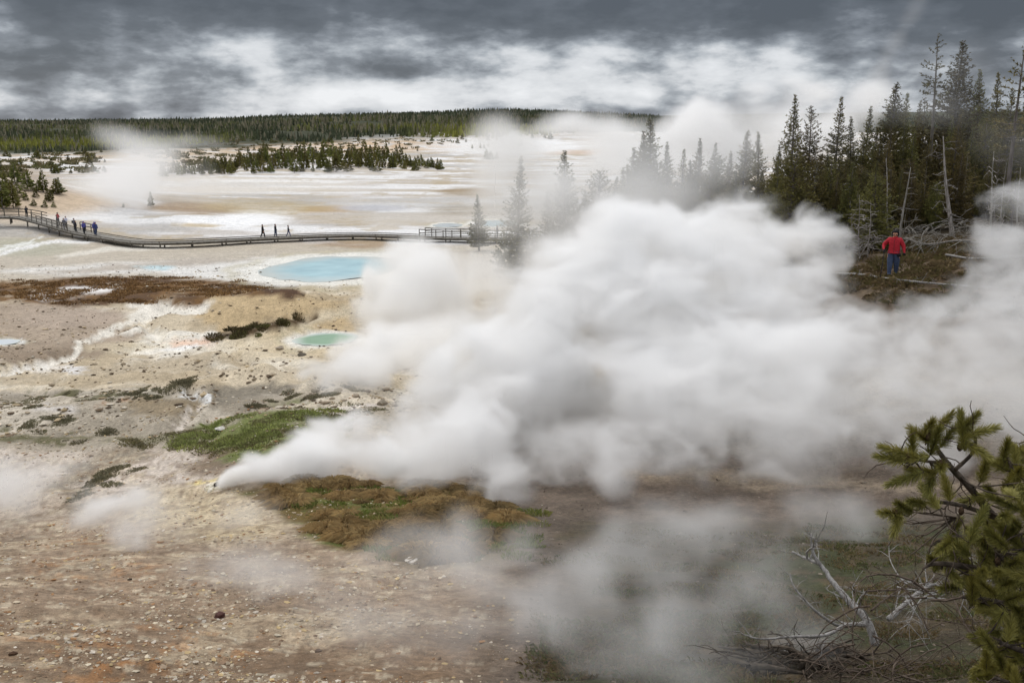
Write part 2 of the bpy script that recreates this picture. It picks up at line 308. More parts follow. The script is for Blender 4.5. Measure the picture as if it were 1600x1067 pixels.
# ------------------------------------------------------------------ the ground
KL = 1.0
def ground_colour(px, py, X, Y, Z=None):
    """the ground's own colours (sinter, mud, gravel, moss, turf) at each place"""
    n = len(px); wob = lambda sc, s: fbm2(X / sc, Y / sc, 4, s) - .5
    sc = np.clip(Y * .05, .5, 14)
    ys = np.clip(CZ * .92 / Y, 0, .5); lim = lambda a, m: np.minimum(a * F / Y, m)
    A1, A2, A3 = lim(2.2, 70), lim(.8, 34), np.where(Y > 100, lim(16, 60), 0)
    qx = px + wob(4, 61) * A1 * 1.6 + wob(.9, 63) * A2 * 1.5 + wob(30, 65) * A3 * 1.6
    qy = py + (wob(5, 62) * A1 + wob(1, 64) * A2 + wob(34, 66) * A3) * 1.7 * ys
    c = np.tile(srgb(196, 190, 184), (n, 1))
    def put(col, m, var=0.0, seed=0, vs=1.0):
        nonlocal c
        col = srgb(*col); m = np.clip(m, 0, 1)[:, None]
        c = c * (1 - m) + col[None] * m
    def ell(cx, cy, rx, ry, soft=.35, ang=0):
        dx = qx - cx; dy = qy - cy; a = R(ang); u = (dx * math.cos(a) + dy * math.sin(a)) / rx; v = (-dx * math.sin(a) + dy * math.cos(a)) / ry
        return 1 - sstep(1 - soft, 1 + soft, np.hypot(u, v))
    def band(y0, y1, s0=6, s1=6): return sstep(y0 - s0, y0 + s0, qy) * (1 - sstep(y1 - s1, y1 + s1, qy))
    def line(pts, w, soft=.5):
        d = np.full(n, 1e9)
        for (ax_, ay, bx, by) in [(*pts[i], *pts[i + 1]) for i in range(len(pts) - 1)]:
            ux, uy = bx - ax_, by - ay; t = np.clip(((qx - ax_) * ux + (qy - ay) * uy) / (ux * ux + uy * uy), 0, 1)
            d = np.minimum(d, np.hypot(qx - ax_ - t * ux, (qy - ay - t * uy)))
        return 1 - sstep(w * (1 - soft), w * (1 + soft), d)
    def poly(pts, soft=6):
        ins = np.zeros(n, bool); d = np.full(n, 1e9); m = len(pts)
        for i in range(m):
            x0, y0 = pts[i]; x1, y1 = pts[(i + 1) % m]
            cnd = ((y0 > qy) != (y1 > qy)); xi = (x1 - x0) * (qy - y0) / (y1 - y0 + 1e-9) + x0; ins ^= cnd & (qx < xi)
            ux, uy = x1 - x0, y1 - y0; t = np.clip(((qx - x0) * ux + (qy - y0) * uy) / (ux * ux + uy * uy + 1e-9), 0, 1)
            d = np.minimum(d, np.hypot(qx - x0 - t * ux, qy - y0 - t * uy))
        return sstep(-soft, soft, np.where(ins, d, -d))
    st = fbm2(X / 26, Y / 9, 5, 71)      # long streaks across the flat
    st2 = fbm2(X / 7, Y / 5, 5, 72)
    st3 = fbm2(X / 70, Y / 26, 4, 73)
    # far flat
    far = band(205, 395, 4, 10)
    put((226, 225, 224), far * sstep(.5, .6, st)); put((183, 170, 150), far * sstep(.52, .62, 1 - st) * .75); put((170, 168, 165), far * sstep(.58, .66, st3) * .6)
    put((176, 160, 132), far * sstep(.6, .66, st2) * .7)
    put((196, 176, 150), ell(210, 240, 260, 14) * sstep(.4, .6, st2) * .9); put((198, 172, 142), ell(500, 228, 260, 10) * sstep(.35, .55, st2))
    put((236, 236, 236), ell(800, 228, 130, 12) * .8); put((226, 222, 216), ell(300, 290, 240, 14) * .6); put((205, 176, 148), ell(980, 238, 120, 4) * .6)
    put((196, 176, 152), ell(30, 318, 130, 24, .4)); put((165, 146, 126), ell(-10, 285, 110, 22, .4) * .7)
    put((160, 138, 112), ell(310, 326, 80, 9) * .9); put((168, 138, 92), ell(510, 328, 50, 6) * .9); put((150, 130, 100), ell(725, 300, 40, 7) * .8); put((178, 160, 120), ell(420, 325, 90, 12) * .5)
    put((238, 238, 238), ell(345, 346, 85, 9) * .95); put((240, 240, 240), ell(400, 340, 60, 6) * .8); put((200, 185, 160), ell(310, 352, 30, 3)); put((170, 172, 182), ell(570, 326, 50, 5) * .8)
    put((205, 203, 200), ell(690, 330, 150, 22) * .4); put((150, 138, 118), ell(740, 327, 90, 10) * .6)
    # this side of the boardwalk
    b2 = band(384, 436, 4, 4)
    put((186, 176, 160), b2 * .9); put((172, 170, 152), ell(40, 385, 90, 14) * .8)
    put((232, 231, 228), line([(0, 402), (50, 388), (100, 376), (150, 376)], 3.2)); put((220, 220, 214), line([(0, 396), (60, 378), (70, 368)], 2)); put((214, 208, 196), line([(100, 400), (180, 388), (280, 386)], 3))
    put((226, 225, 222), poly([(0, 424), (200, 408), (420, 404), (620, 396), (700, 420), (560, 446), (420, 440), (240, 425), (130, 430)], 4) * .75)
    put((178, 168, 156), poly([(60, 425), (240, 408), (330, 402), (400, 405), (300, 414), (200, 422), (140, 428)], 3) * .9); put((150, 120, 84), ell(560, 384, 60, 6) * .6)
    put((186, 214, 222), ell(245, 417, 30, 4) * .7)
    # tan ground between
    b3 = band(436, 610, 3, 8)
    put((196, 182, 158), b3); put((214, 205, 188), b3 * sstep(.48, .6, st2)); put((172, 156, 130), b3 * sstep(.5, .6, 1 - fbm2(X / 4, Y / 4, 5, 74)) * .8)
    put((186, 164, 128), poly([(310, 462), (440, 452), (545, 470), (540, 520), (430, 532), (330, 522), (315, 490)], 8)); put((206, 190, 160), ell(440, 540, 110, 24) * .6)
    put((200, 186, 160), line([(330, 530), (400, 515), (470, 498), (540, 488)], 9))
    put((166, 150, 132), ell(62, 517, 150, 44, .12)); put((142, 126, 108), ell(60, 520, 152, 44, .1) * sstep(525, 555, qy)); put((176, 160, 146), ell(110, 495, 90, 16) * .5); put((226, 226, 226), ell(6, 534, 26, 4))
    put((226, 220, 208), poly([(200, 474), (330, 474), (325, 540), (260, 566), (190, 562), (215, 520)], 8) * sstep(.40, .52, st2)); put((222, 192, 170), ell(290, 537, 38, 5)); put((232, 230, 226), ell(280, 546, 26, 4)); put((228, 222, 210), ell(215, 552, 34, 6))
    put((226, 220, 208), line([(250, 478), (225, 500), (150, 530), (100, 560), (0, 588)], 5)); put((224, 216, 200), line([(230, 505), (250, 530), (195, 552)], 4)); put((212, 208, 204), ell(115, 578, 24, 4)); put((230, 226, 220), ell(60, 575, 50, 5) * .6)
    put((205, 192, 165), ell(190, 545, 50, 10) * .6)
    # rusty sedge mat
    sed = poly([(-200, 436), (0, 440), (100, 434), (200, 431), (330, 433), (450, 444), (480, 462), (400, 462), (320, 466), (310, 478), (290, 484), (200, 472), (120, 478), (0, 472), (-200, 474)], 3)
    put((112, 82, 46), sed * (.55 + .45 * sstep(.35, .5, fbm2(X / 2.2, Y / 2.2, 5, 75)))); put((84, 60, 40), sed * sstep(.52, .62, fbm2(X / 3, Y / 3, 4, 76)) * .8)
    put((84, 60, 42), line([(330, 448), (390, 446), (460, 460)], 7)); put((226, 222, 218), poly([(40, 462), (110, 446), (170, 442), (190, 452), (150, 462), (60, 472)], 4) * sstep(.36, .5, st2 + .1))
    put((80, 62, 38), line([(322, 528), (380, 516), (450, 500), (478, 494)], 6)); put((60, 48, 32), ell(350, 526, 34, 5))
    # hollow with a grey stream and the knolls
    b4 = sstep(600, 622, qy) * (1 - sstep(705, 730, qy))
    put((164, 154, 138), b4); put((146, 136, 120), b4 * sstep(.5, .6, fbm2(X / 2.6, Y / 2.6, 5, 77)) * .8); put((190, 180, 164), b4 * sstep(.56, .64, fbm2(X / 3.1, Y / 3.1, 5, 78)))
    put((132, 124, 110), poly([(305, 625), (350, 602), (430, 596), (480, 606), (450, 622), (330, 640)], 5)); put((134, 118, 92), ell(260, 634, 50, 12) * .8); put((216, 216, 214), line([(290, 612), (310, 628), (300, 640)], 5)); put((200, 190, 178), line([(300, 640), (285, 660), (275, 672)], 6))
    put((204, 192, 172), poly([(480, 620), (560, 600), (610, 610), (610, 640), (540, 650), (440, 650)], 8) * .7); put((226, 216, 206), ell(560, 640, 45, 7)); put((160, 118, 84), ell(190, 628, 22, 4) * .8)
    put((220, 216, 214), ell(100, 640, 40, 7) * .5)
    tuf = sstep(.53, .6, fbm2(X / 1.5, Y / 1.0, 5, 79))
    put((98, 94, 66), (ell(120, 615, 130, 8) + ell(40, 680, 70, 16) + ell(150, 690, 80, 10)) * tuf)
    # slope below
    b5 = sstep(700, 730, qy)
    put((184, 170, 154), b5); put((196, 184, 172), b5 * ell(150, 735, 260, 40)); put((126, 116, 100), line([(110, 790), (150, 745), (220, 715)], 16) * .85)
    b6 = sstep(760, 860, qy)
    put((140, 120, 99), b6 * .88); put((114, 93, 72), sstep(880, 1060, qy) * .85)
    put((196, 178, 140), b5 * ell(330, 790, 130, 40) * .6)
    f1 = fbm2(X / .9, Y / .9, 5, 80, .6); f2 = fbm2(X / .22, Y / .22, 4, 81, .65); f3 = fbm2(X / .4, Y / .4, 4, 82, .6)
    put((188, 172, 146), b5 * sstep(.50, .66, f1) * .5); put((128, 108, 88), b5 * sstep(.50, .66, f3) * .5); put((206, 194, 170), b5 * sstep(.60, .72, f2) * .45)
    put((108, 88, 68), b5 * sstep(.58, .70, 1 - f2) * .5)
    put((170, 112, 52), b6 * (ell(150, 880, 90, 45) + ell(280, 1010, 260, 30) + ell(110, 1050, 140, 26) + ell(470, 1060, 100, 12)) * sstep(.54, .68, fbm2(X / .35, Y / .35, 4, 83, .65)) * .32)
    put((226, 216, 204), ell(355, 757, 22, 6)); put((216, 196, 120), ell(335, 745, 26, 4) * .6)
    # turf
    gr = poly([(140, 690), (250, 682), (310, 664), (370, 648), (450, 640), (530, 640), (540, 690), (450, 702), (400, 716), (340, 716), (300, 698), (200, 696)], 7)
    put((112, 108, 78), gr * .7); put((108, 114, 64), gr * sstep(.42, .55, fbm2(X / 1.4, Y / 1.4, 4, 84)) * sstep(250, 340, qx))
    put((104, 84, 62), ell(360, 722, 60, 10) * .7)
    # brown turf; gravel and moss on the right half darkened with painted-in shade
    tu = poly([(405, 757), (520, 752), (640, 760), (800, 780), (860, 850), (780, 880), (640, 884), (540, 850), (440, 800)], 12)
    put((96, 80, 40), tu); put((82, 92, 40), tu * sstep(.5, .62, f1) * .8)
    dk = poly([(720, 690), (1700, 680), (2600, 700), (2600, 1300), (760, 1300), (740, 1040), (800, 960), (790, 840)], 75)
    put((92, 81, 71), dk); put((110, 97, 85), dk * sstep(.5, .62, f1) * .7); put((140, 126, 108), line([(980, 742), (1150, 750), (1420, 762), (1650, 770)], 9) * .7)
    lw = sstep(800, 850, qy) * sstep(820, 960, qx)  # lower right, albedo darkened further to carry the shade
    put((64, 57, 42), lw); put((58, 62, 36), lw * sstep(.5, .6, fbm2(X / 1.8, Y / 1.8, 4, 85)) * .8); put((80, 68, 50), lw * sstep(.52, .62, f3) * .8)
    # wooded slope
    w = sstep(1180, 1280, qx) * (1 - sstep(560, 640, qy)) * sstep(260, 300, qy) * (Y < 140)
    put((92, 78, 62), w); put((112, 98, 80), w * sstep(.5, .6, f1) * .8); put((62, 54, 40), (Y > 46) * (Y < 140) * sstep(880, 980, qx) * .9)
    # woods floor of the far hills
    wl = np.interp(X / Y, [-.6, -.35, -.3, 0, .08, .2, .6], [480, 560, 640, 900, 1000, 1300, 1300])
    put((52, 56, 34), sstep(-60, 60, Y - wl + 200 * (fbm2(X / 90, Y / 90, 3, 86) - .5)))
    for (ax2, ay2, rx2, ry2, z2) in _pool:
        rr_ = np.hypot((X - ax2) / rx2, (Y - ay2) / ry2) + .5 * (fbm2(X / 3, Y / 3, 3, 96) - .5)
        put((228, 226, 218), (1 - sstep(1.15, 1.5, rr_)) * .85); put((186, 178, 150), np.exp(-((rr_ - 1.5) / .12) ** 2) * .5)
    return c * KL
NT, NY = 900, 760
tg = np.linspace(-1.25, 1.25, NT); tg = np.sign(tg) * (np.abs(tg) / 1.25) ** 1.35 * 1.25      # denser ahead
yg = np.exp(np.linspace(math.log(1.2), math.log(8500), NY))
T_, Y_ = np.meshgrid(tg, yg, indexing='ij'); X_ = T_ * Y_
# keep the mesh behind the eye closed with a plain skirt of rows
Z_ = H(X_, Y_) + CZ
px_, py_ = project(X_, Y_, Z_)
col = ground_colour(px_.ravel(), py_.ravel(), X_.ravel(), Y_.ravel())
ii = np.arange(NT * NY).reshape(NT, NY)
q = np.stack([ii[:-1, :-1], ii[1:, :-1], ii[1:, 1:], ii[:-1, 1:]], -1).reshape(-1, 4)
V = np.stack([X_, Y_, Z_], -1).reshape(-1, 3)
V = np.vstack([V, [[-40, -40, 14.3], [40, -40, 14.3]]]); col = np.vstack([col, srgb(150, 130, 110), srgb(150, 130, 110)])
def ground_mat():
    m, t, b = mat('sinter_ground', .9, .2); N = t.nodes.new; L = t.links.new
    a = N('ShaderNodeAttribute'); a.attribute_name = 'col'; co = N('ShaderNodeTexCoord')
    def nz(s, d=5, r=.6):
        n = N('ShaderNodeTexNoise'); n.inputs['Scale'].default_value = s; n.inputs['Detail'].default_value = d; n.inputs['Roughness'].default_value = r; L(co.outputs['Object'], n.inputs['Vector']); return n.outputs[0]
    def mr(x, lo, hi, a_=.3, b_=.7):
        k = N('ShaderNodeMapRange'); L(x, k.inputs[0]); k.inputs[1].default_value = a_; k.inputs[2].default_value = b_; k.inputs[3].default_value = lo; k.inputs[4].default_value = hi; return k.outputs[0]
    def mul(x, y):
        k = N('ShaderNodeMath'); k.operation = 'MULTIPLY'; L(x, k.inputs[0]); L(y, k.inputs[1]); return k.outputs[0]
    n1, n2, n3, n5 = nz(.6), nz(9), nz(45, 3), nz(2.3, 4, .7)
    v = N('ShaderNodeTexVoronoi'); v.inputs['Scale'].default_value = 16; L(co.outputs['Object'], v.inputs['Vector'])
    k = mul(mul(mul(mr(n1, .86, 1.12), mr(n2, .66, 1.3)), mr(n3, .72, 1.26)), mr(n5, .78, 1.2))
    sc = N('ShaderNodeVectorMath'); sc.operation = 'SCALE'; L(a.outputs['Color'], sc.inputs[0]); L(k, sc.inputs['Scale'])
    L(sc.outputs[0], b.inputs['Base Color'])
    ad = N('ShaderNodeMath'); ad.operation = 'ADD'; L(n2, ad.inputs[0]); L(mr(v.outputs[0], .35, 0, 0, .5), ad.inputs[1])
    bp = N('ShaderNodeBump'); bp.inputs['Strength'].default_value = .8; bp.inputs['Distance'].default_value = .05; L(ad.outputs[0], bp.inputs['Height']); L(bp.outputs[0], b.inputs['Normal'])
    return m
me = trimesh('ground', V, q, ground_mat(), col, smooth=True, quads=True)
g_ = bpy.data.objects.new('ground', me); LINK(g_)
tag(g_, 'pale sinter flats, gravel slopes and low hills of the hot spring basin', 'ground', kind='structure')

# ------------------------------------------------------------------ pools
PC = [('milky turquoise hot spring pool on the white flat this side of the boardwalk', srgb(186, 222, 231), .95), ('green milky pool in a round hollow of the tan mounds, half under steam', srgb(146, 178, 146), 1),
      ('small pale pool on the grey mud flat at the photo\'s left edge', srgb(215, 220, 224), 1), ('whitish pool behind the railed part of the boardwalk', srgb(222, 228, 228), 1), ('pale blue pool right of the small pine behind the boardwalk', srgb(178, 214, 224), 1)]
for (qx, qy, rx, ry, qz), (lab, cc, _s), pl in zip(_pool, PC, POOLS):
    NA, NR = 72, 14; vv = []
    for r in range(NR + 1):
        for k in range(NA):
            w = 2 * math.pi * k / NA; nz_ = 1 + .34 * (float(fbm2(2 + math.cos(w) * 2.2, 2 + math.sin(w) * 2.2, 3, 90 + int(qx) % 7)) - .5)
            vv.append((qx + rx * math.cos(w) * nz_ * r / NR, qy + ry * math.sin(w) * nz_ * r / NR, CZ + qz + .03))
    ff = [(r * NA + k, r * NA + (k + 1) % NA, (r + 1) * NA + (k + 1) % NA, (r + 1) * NA + k) for r in range(NR) for k in range(NA)]
    m, t, b = mat('pool_water', .12, .5); N = t.nodes.new; L = t.links.new
    co = N('ShaderNodeTexCoord'); n = N('ShaderNodeTexNoise'); n.inputs['Scale'].default_value = .35; L(co.outputs['Object'], n.inputs['Vector'])
    r_ = N('ShaderNodeValToRGB'); r_.color_ramp.elements[0].position = .3; r_.color_ramp.elements[1].position = .75
    r_.color_ramp.elements[0].color = (*(cc * .95), 1); r_.color_ramp.elements[1].color = (*np.minimum(cc * 1.12 + .03, .9), 1); L(n.outputs[0], r_.inputs[0]); L(r_.outputs[0], b.inputs['Base Color'])
    n4 = N('ShaderNodeTexNoise'); n4.inputs['Scale'].default_value = 6; L(co.outputs['Object'], n4.inputs['Vector']); bp = N('ShaderNodeBump'); bp.inputs['Strength'].default_value = .15; bp.inputs['Distance'].default_value = .02; L(n4.outputs[0], bp.inputs['Height']); L(bp.outputs[0], b.inputs['Normal'])
    at = N('ShaderNodeAttribute'); at.attribute_name = 'col'; sr = N('ShaderNodeSeparateColor'); L(at.outputs['Color'], sr.inputs[0]); mxx_ = N('ShaderNodeMix'); mxx_.data_type = 'RGBA'; L(sr.outputs[0], mxx_.inputs[0]); L(r_.outputs[0], mxx_.inputs[6]); mxx_.inputs[7].default_value = (*srgb(222, 228, 222), 1); L(mxx_.outputs[2], b.inputs['Base Color'])
    ec = []
    for v_ in vv:
        q_ = math.hypot((v_[0] - qx) / rx, (v_[1] - qy) / ry) + .35 * (float(fbm2(v_[0] / 2.2, v_[1] / 2.2, 3, 97)) - .5); ec.append((min(max((q_ - .62) / .38, 0), 1),) * 3)
    o = MB(); o.add(vv, ff); o.c = [np.array(ec)]; ob = o.obj('water', m); tag(ob, lab, 'hot spring pool', kind='structure')
# ------------------------------------------------------------------ tree kinds
bark = noisy('bark', (.10, .085, .07), (.22, .20, .175), 9, .95, .1, .4, rnd_amt=.25, stretch=(1, 1, .15))
deadwood = noisy('dead_wood', (.15, .135, .115), (.34, .32, .29), 14, .9, .15, .4, rnd_amt=.2, stretch=(1, 1, .2))
darkwood = noisy('dark_wood', (.035, .028, .022), (.11, .09, .07), 12, .95, .1, .5)
needle = noisy('pine_needles', (.105, .098, .032), (.215, .188, .062), 1.1, .8, .2, 0, rnd_amt=.3)
needle_far = noisy('far_needles', (.10, .105, .03), (.20, .19, .055), .6, .9, .1, 0, rnd_amt=.3)
def conifer(name, h, rbase, crown0, dens, seed, droop=.25, top=1.0, taper=.9, bare=0, size=1.0):
    """meshes (trunk, crown) of a conifer h metres tall; crown0 = bare share of the trunk; bare = number of dead twigs below the crown"""
    r = random.Random(seed); T = MB(); C_ = [] ; F_ = []
    lean = (r.uniform(-.03, .03) * h, r.uniform(-.03, .03) * h)
    def ax(z): u = z / h; return Vector((lean[0] * u * u, lean[1] * u * u, z))
    tr = .012 * h + .03
    T.tube([ax(h * k / 8) - Vector((0, 0, .4 if k == 0 else 0)) for k in range(9)], [tr * (1 - .92 * k / 8) for k in range(9)], 7)
    for k in range(bare):
        z = r.uniform(.08, crown0 + .25) * h; a = r.uniform(0, 6.28); L = r.uniform(.4, 1.2) * rbase * .7
        d = Vector((math.cos(a), math.sin(a), 0)); p = ax(z)
        pts = [p, p + d * L * .5 + Vector((0, 0, r.uniform(-.15, .1) * L)), p + d * L + Vector((r.uniform(-.1, .1), r.uniform(-.1, .1), r.uniform(-.3, .15) * L))]
        T.tube(pts, [.022, .015, .006], 3, cap=False)
        for j in range(2):
            q_ = pts[1].lerp(pts[2], r.random()); T.tube([q_, q_ + Vector((r.uniform(-.3, .3), r.uniform(-.3, .3), r.uniform(-.2, .15))) * L * .5], [.01, .004], 3, cap=False)
    z = crown0 * h
    n = 0
    while z < h * .985:
        u = (z / h - crown0) / (1 - crown0)
        prof = min(1, (u + .10) / .25) ** .6 * (1 - u) ** taper
        nb = max(3, int(round((5.5 * dens) * (.55 + .6 * (1 - u)))))
        a0 = r.uniform(0, 6.28)
        for k in range(nb):
            if r.random() < .13 / dens: continue
            a = a0 + 6.283 * k / nb + r.uniform(-.35, .35); L = max(.09, rbase * (prof * top + .012) * r.choice((.55, .8, 1, 1.1, 1.25)) * r.uniform(.8, 1.1))
            d = Vector((math.cos(a), math.sin(a), 0)); p = ax(z + r.uniform(-.1, .1))
            dr = droop * (1 - u) - .55 * u ** 1.5 
            pts = [p + d * L * s_ + Vector((0, 0, -dr * L * s_ + .28 * L * s_ * s_)) for s_ in (0, .35, .7, 1)]
            T.tube(pts, [.02 + .012 * L, .015, .01, .005], 3, cap=False)
            ncl = max(2, int(L * 10 / size))
            for j in range(ncl):
                s_ = .18 + .82 * (j + r.random()) / ncl
                i0 = min(int(s_ * 3), 2); c = pts[i0].lerp(pts[i0 + 1], s_ * 3 - i0)
                side = Vector((-d.y, d.x, 0)) * r.uniform(-1, 1) * L * .30 * (1.25 - s_)
                c = c + side + Vector((0, 0, r.uniform(-.05, .09)))
                od = (d * r.uniform(.2, 1) + side.normalized() * r.uniform(0, 1) * (1 if side.length > 1e-4 else 0) + Vector((0, 0, r.uniform(.0, .75)))).normalized()
                for q_ in range(6):
                    w = Vector((r.gauss(0, 1), r.gauss(0, 1), r.gauss(0, .8))).normalized()
                    dd = (od + w * .75).normalized(); ln = r.uniform(.15, .31) * size * (1.05 - .55 * u); sd = dd.cross(Vector((r.gauss(0, 1), r.gauss(0, 1), r.gauss(0, 1)))).normalized() * ln * r.uniform(.13, .21)
                    C_ += [c - sd, c + sd, c + dd * ln + sd * .3]; F_.append((n, n + 1, n + 2)); n += 3
        z += r.uniform(.20, .34) * (1.15 - .55 * u) * (.75 + h * .035) / max(dens, .6) * .85
    tm = T.mesh(name + '_trunk', [bark])
    cm = trimesh(name + '_crown', [tuple(v) for v in C_], F_, needle)
    return tm, cm
def small_conifer(name, seed, sz=.55, tiers=13, rb=.24):
    """one light mesh for trees a long way off: unit height, needles and trunk together"""
    r = random.Random(seed); V = []; Fc = []; n = 0
    M = MB(); M.tube([(0, 0, -.06), (0, 0, .5), (0, 0, .97)], [.018, .011, .003], 4, 1)
    for i in range(tiers):
        u = (i + r.uniform(-.3, .3)) / tiers; z = .08 + .9 * u; R_ = rb * (1 - u) ** .85 * r.uniform(.75, 1.15) + .015
        for k in range(11):
            a = r.uniform(0, 6.28); L = R_ * r.uniform(.5, 1.2); c = Vector((math.cos(a) * L * .3, math.sin(a) * L * .3, z + r.uniform(-.02, .02)))
            e = Vector((math.cos(a) * L, math.sin(a) * L, z + r.uniform(-.03, .035))); sd = Vector((-math.sin(a), math.cos(a), r.uniform(-.5, .5))) * L * r.uniform(.22, .4)
            up_ = Vector((0, 0, r.uniform(.02, .07)))
            M.add([c - up_ * .5, e - sd * .6, e + up_, e + sd * .6, c + up_], [(0, 1, 2), (0, 2, 3), (4, 2, 1), (4, 3, 2)], 0)
    return M.mesh(name, [needle_far, bark], smooth=False)
LODM = [small_conifer('small_pine', 40 + k, rb=(.22, .27, .19, .31, .24)[k]) for k in range(5)]
FULL = {}
def full(kind):
    if kind in FULL: return FULL[kind]
    spec = {  # h, rbase, crown0, dens, seed, bare
        'spire': (10, 2.2, .08, 1.35, 1, .3, 1, 1.1, 8), 'spire2': (10, 1.9, .16, 1.25, 2, .25, 1, 1.1, 12), 'slim': (9, 1.45, .28, 1.1, 3, .2, 1, .75, 14),
        'full': (9.5, 2.5, .05, 1.5, 4, .3, 1, 1.0, 4), 'open': (10, 1.3, .38, .62, 5, .2, 1, .7, 20), 'high': (12, 1.05, .60, .55, 6, .1, 1, .55, 26), 'round': (7, 2.1, .08, 1.3, 8, .2, 1, .6, 6), 'scraggy': (7.5, 1.8, .22, .55, 9, .35, 1, .7, 30)}[kind]
    FULL[kind] = (spec[0],) + conifer(kind, spec[0], spec[1], spec[2], spec[3], spec[4], droop=spec[5], taper=spec[7], bare=spec[8]); return FULL[kind]
def tree(kind, x, y, h, label, group=None, rz=None, name='pine_tree', wide=1.0):
    H0, tm, cm = full(kind); s_ = h / H0
    e = empty(name, (x, y, gz(x, y)), rnd.uniform(0, 6.28) if rz is None else rz); e.scale = (s_ * wide, s_ * wide, s_); tag(e, label, 'tree', group)
    for nm, me_ in (('trunk', tm), ('crown', cm)):
        o = bpy.data.objects.new(nm, me_); LINK(o); o.parent = e
    return e
def tree_at(kind, px, ytop, Y, label, group=None, **k):
    a, b = ray(px, ytop); x = a * Y; h = CZ + b * Y - gz(x, Y); return tree(kind, x, Y, max(h, 1.0), label, group, **k)
def lod(x, y, h, label, group, name='young_pine', wide=1.0):
    o = bpy.data.objects.new(name, rnd.choice(LODM)); LINK(o); o.location = (x, y, gz(x, y) - .02); o.scale = (h * wide, h * wide, h); o.rotation_euler = (0, 0, rnd.uniform(0, 6.28)); tag(o, label, 'tree', group); return o
def lod_at(px, pbase, hpx, label, group=None, name='young_pine', wide=1.0):
    g = ground(px, pbase); return lod(g.x, g.y, hpx / F * g.y, label, group, name, wide)

# --- the wooded slope on the right
STAND = 'conifers of the stand on the wooded slope'
T1 = [('spire', 1243, 148, 62, 'tall spired conifer at the left end of the stand, standing clear above its neighbours'),
 ('slim', 1270, 166, 57, 'slender conifer with a long bare grey trunk, second spire from the stand\'s left end'),
 ('spire2', 1312, 150, 65, 'narrow dark conifer between the slender bare-trunked tree and a bushy pair of tips'),
 ('spire', 1335, 182, 60, 'shorter dark conifer whose blunt tip shows right of the narrow one'),
 ('spire', 1356, 166, 63, 'bushy dark conifer standing just left of the broad dense tree above the hiker'),
 ('full', 1396, 128, 60, 'broad dense conifer with a pointed top rising above the red-jacketed hiker'),
 ('spire2', 1418, 144, 64, 'conifer with twin thin tips directly right of the broad tree above the hiker'),
 ('spire', 1434, 158, 68, 'dim conifer tip half hidden behind the crowns right above the hiker'),
 ('slim', 1448, 153, 66, 'thin conifer tip left of the tall bare-trunked pine'),
 ('high', 1471, 52, 58, 'tall thin pine with open tufted top and long bare trunk against the sky'),
 ('full', 1503, 64, 61, 'tallest dense dark conifer, with upswept branches against the cloud'),
 ('spire', 1538, 108, 66, 'pointed dark conifer between the tallest tree and the photo\'s right edge'),
 ('spire2', 1566, 112, 68, 'second pointed conifer right of the tallest tree, close to its twin'),
 ('open', 1600, 48, 52, 'large open-branched pine cut by the right edge, with wide tufted boughs'),
 ('slim', 1584, 140, 62, 'dark slender conifer just left of the open-branched pine at the right edge')]
for k, px, yt, Y, lab in T1: tree_at(k, px, yt, Y, lab, STAND, wide=1.15 if k == 'full' else 1.0)
kinds = ['spire', 'spire2', 'slim', 'full', 'round', 'spire']
outline = ([1180, 1230, 1260, 1300, 1350, 1400, 1450, 1500, 1560, 1620, 1720], [250, 235, 232, 225, 205, 178, 190, 150, 168, 170, 180])
for i in range(74):
    px = 1205 + 520 * ((i * .6180339) % 1) + rnd.uniform(-6, 6); Y = rnd.choice((53, 56, 59, 62, 66, 72)) + rnd.uniform(-2, 2)
    yt = np.interp(px, *outline) + abs(rnd.gauss(0, 34)) + (24 if Y < 57 else 0)
    tree_at(rnd.choice(kinds), px, yt, Y, 'dark green conifer packed inside the dense stand behind the hiker', 'inner conifers of the stand behind the hiker')
for i in range(26):
    px = 1222 + 400 * ((i * .6180339) % 1) + rnd.uniform(-6, 6); tree_at(rnd.choice(('round', 'spire', 'full')), px, 262 + rnd.uniform(-26, 44), rnd.uniform(49, 53.5), 'lower olive-green conifer along the front of the dense stand', 'lower conifers along the front of the stand')
T2 = [('round', 1372, 272, 47.5, 'low olive-green conifer with dead lower twigs standing over the hiker\'s right shoulder'),
 ('scraggy', 1340, 300, 48, 'scraggy half-dead conifer with grey twigs left of the hiker'),
 ('slim', 1302, 244, 52, 'slim conifer with a pale bare trunk at the lower left edge of the stand'),
 ('scraggy', 1448, 262, 50, 'ragged conifer with brownish boughs between the hiker and the white snag'),
 ('scraggy', 1512, 240, 50, 'ragged yellow-green conifer directly right of the white snag'),
 ('round', 1548, 270, 51, 'bushy low conifer below the two pointed ones near the right edge'),
 ('round', 1420, 250, 53, 'bushy olive conifer right behind the two leaning bare stems'),
 ('scraggy', 1590, 258, 47, 'thin conifer with brown twigs at the right edge above the steam'),
 ('round', 1475, 300, 52, 'low bushy conifer at the foot of the white snag')]
for k, px, yt, Y, lab in T2: tree_at(k, px, yt, Y, lab, 'ragged conifers along the front of the stand', wide=1.1)
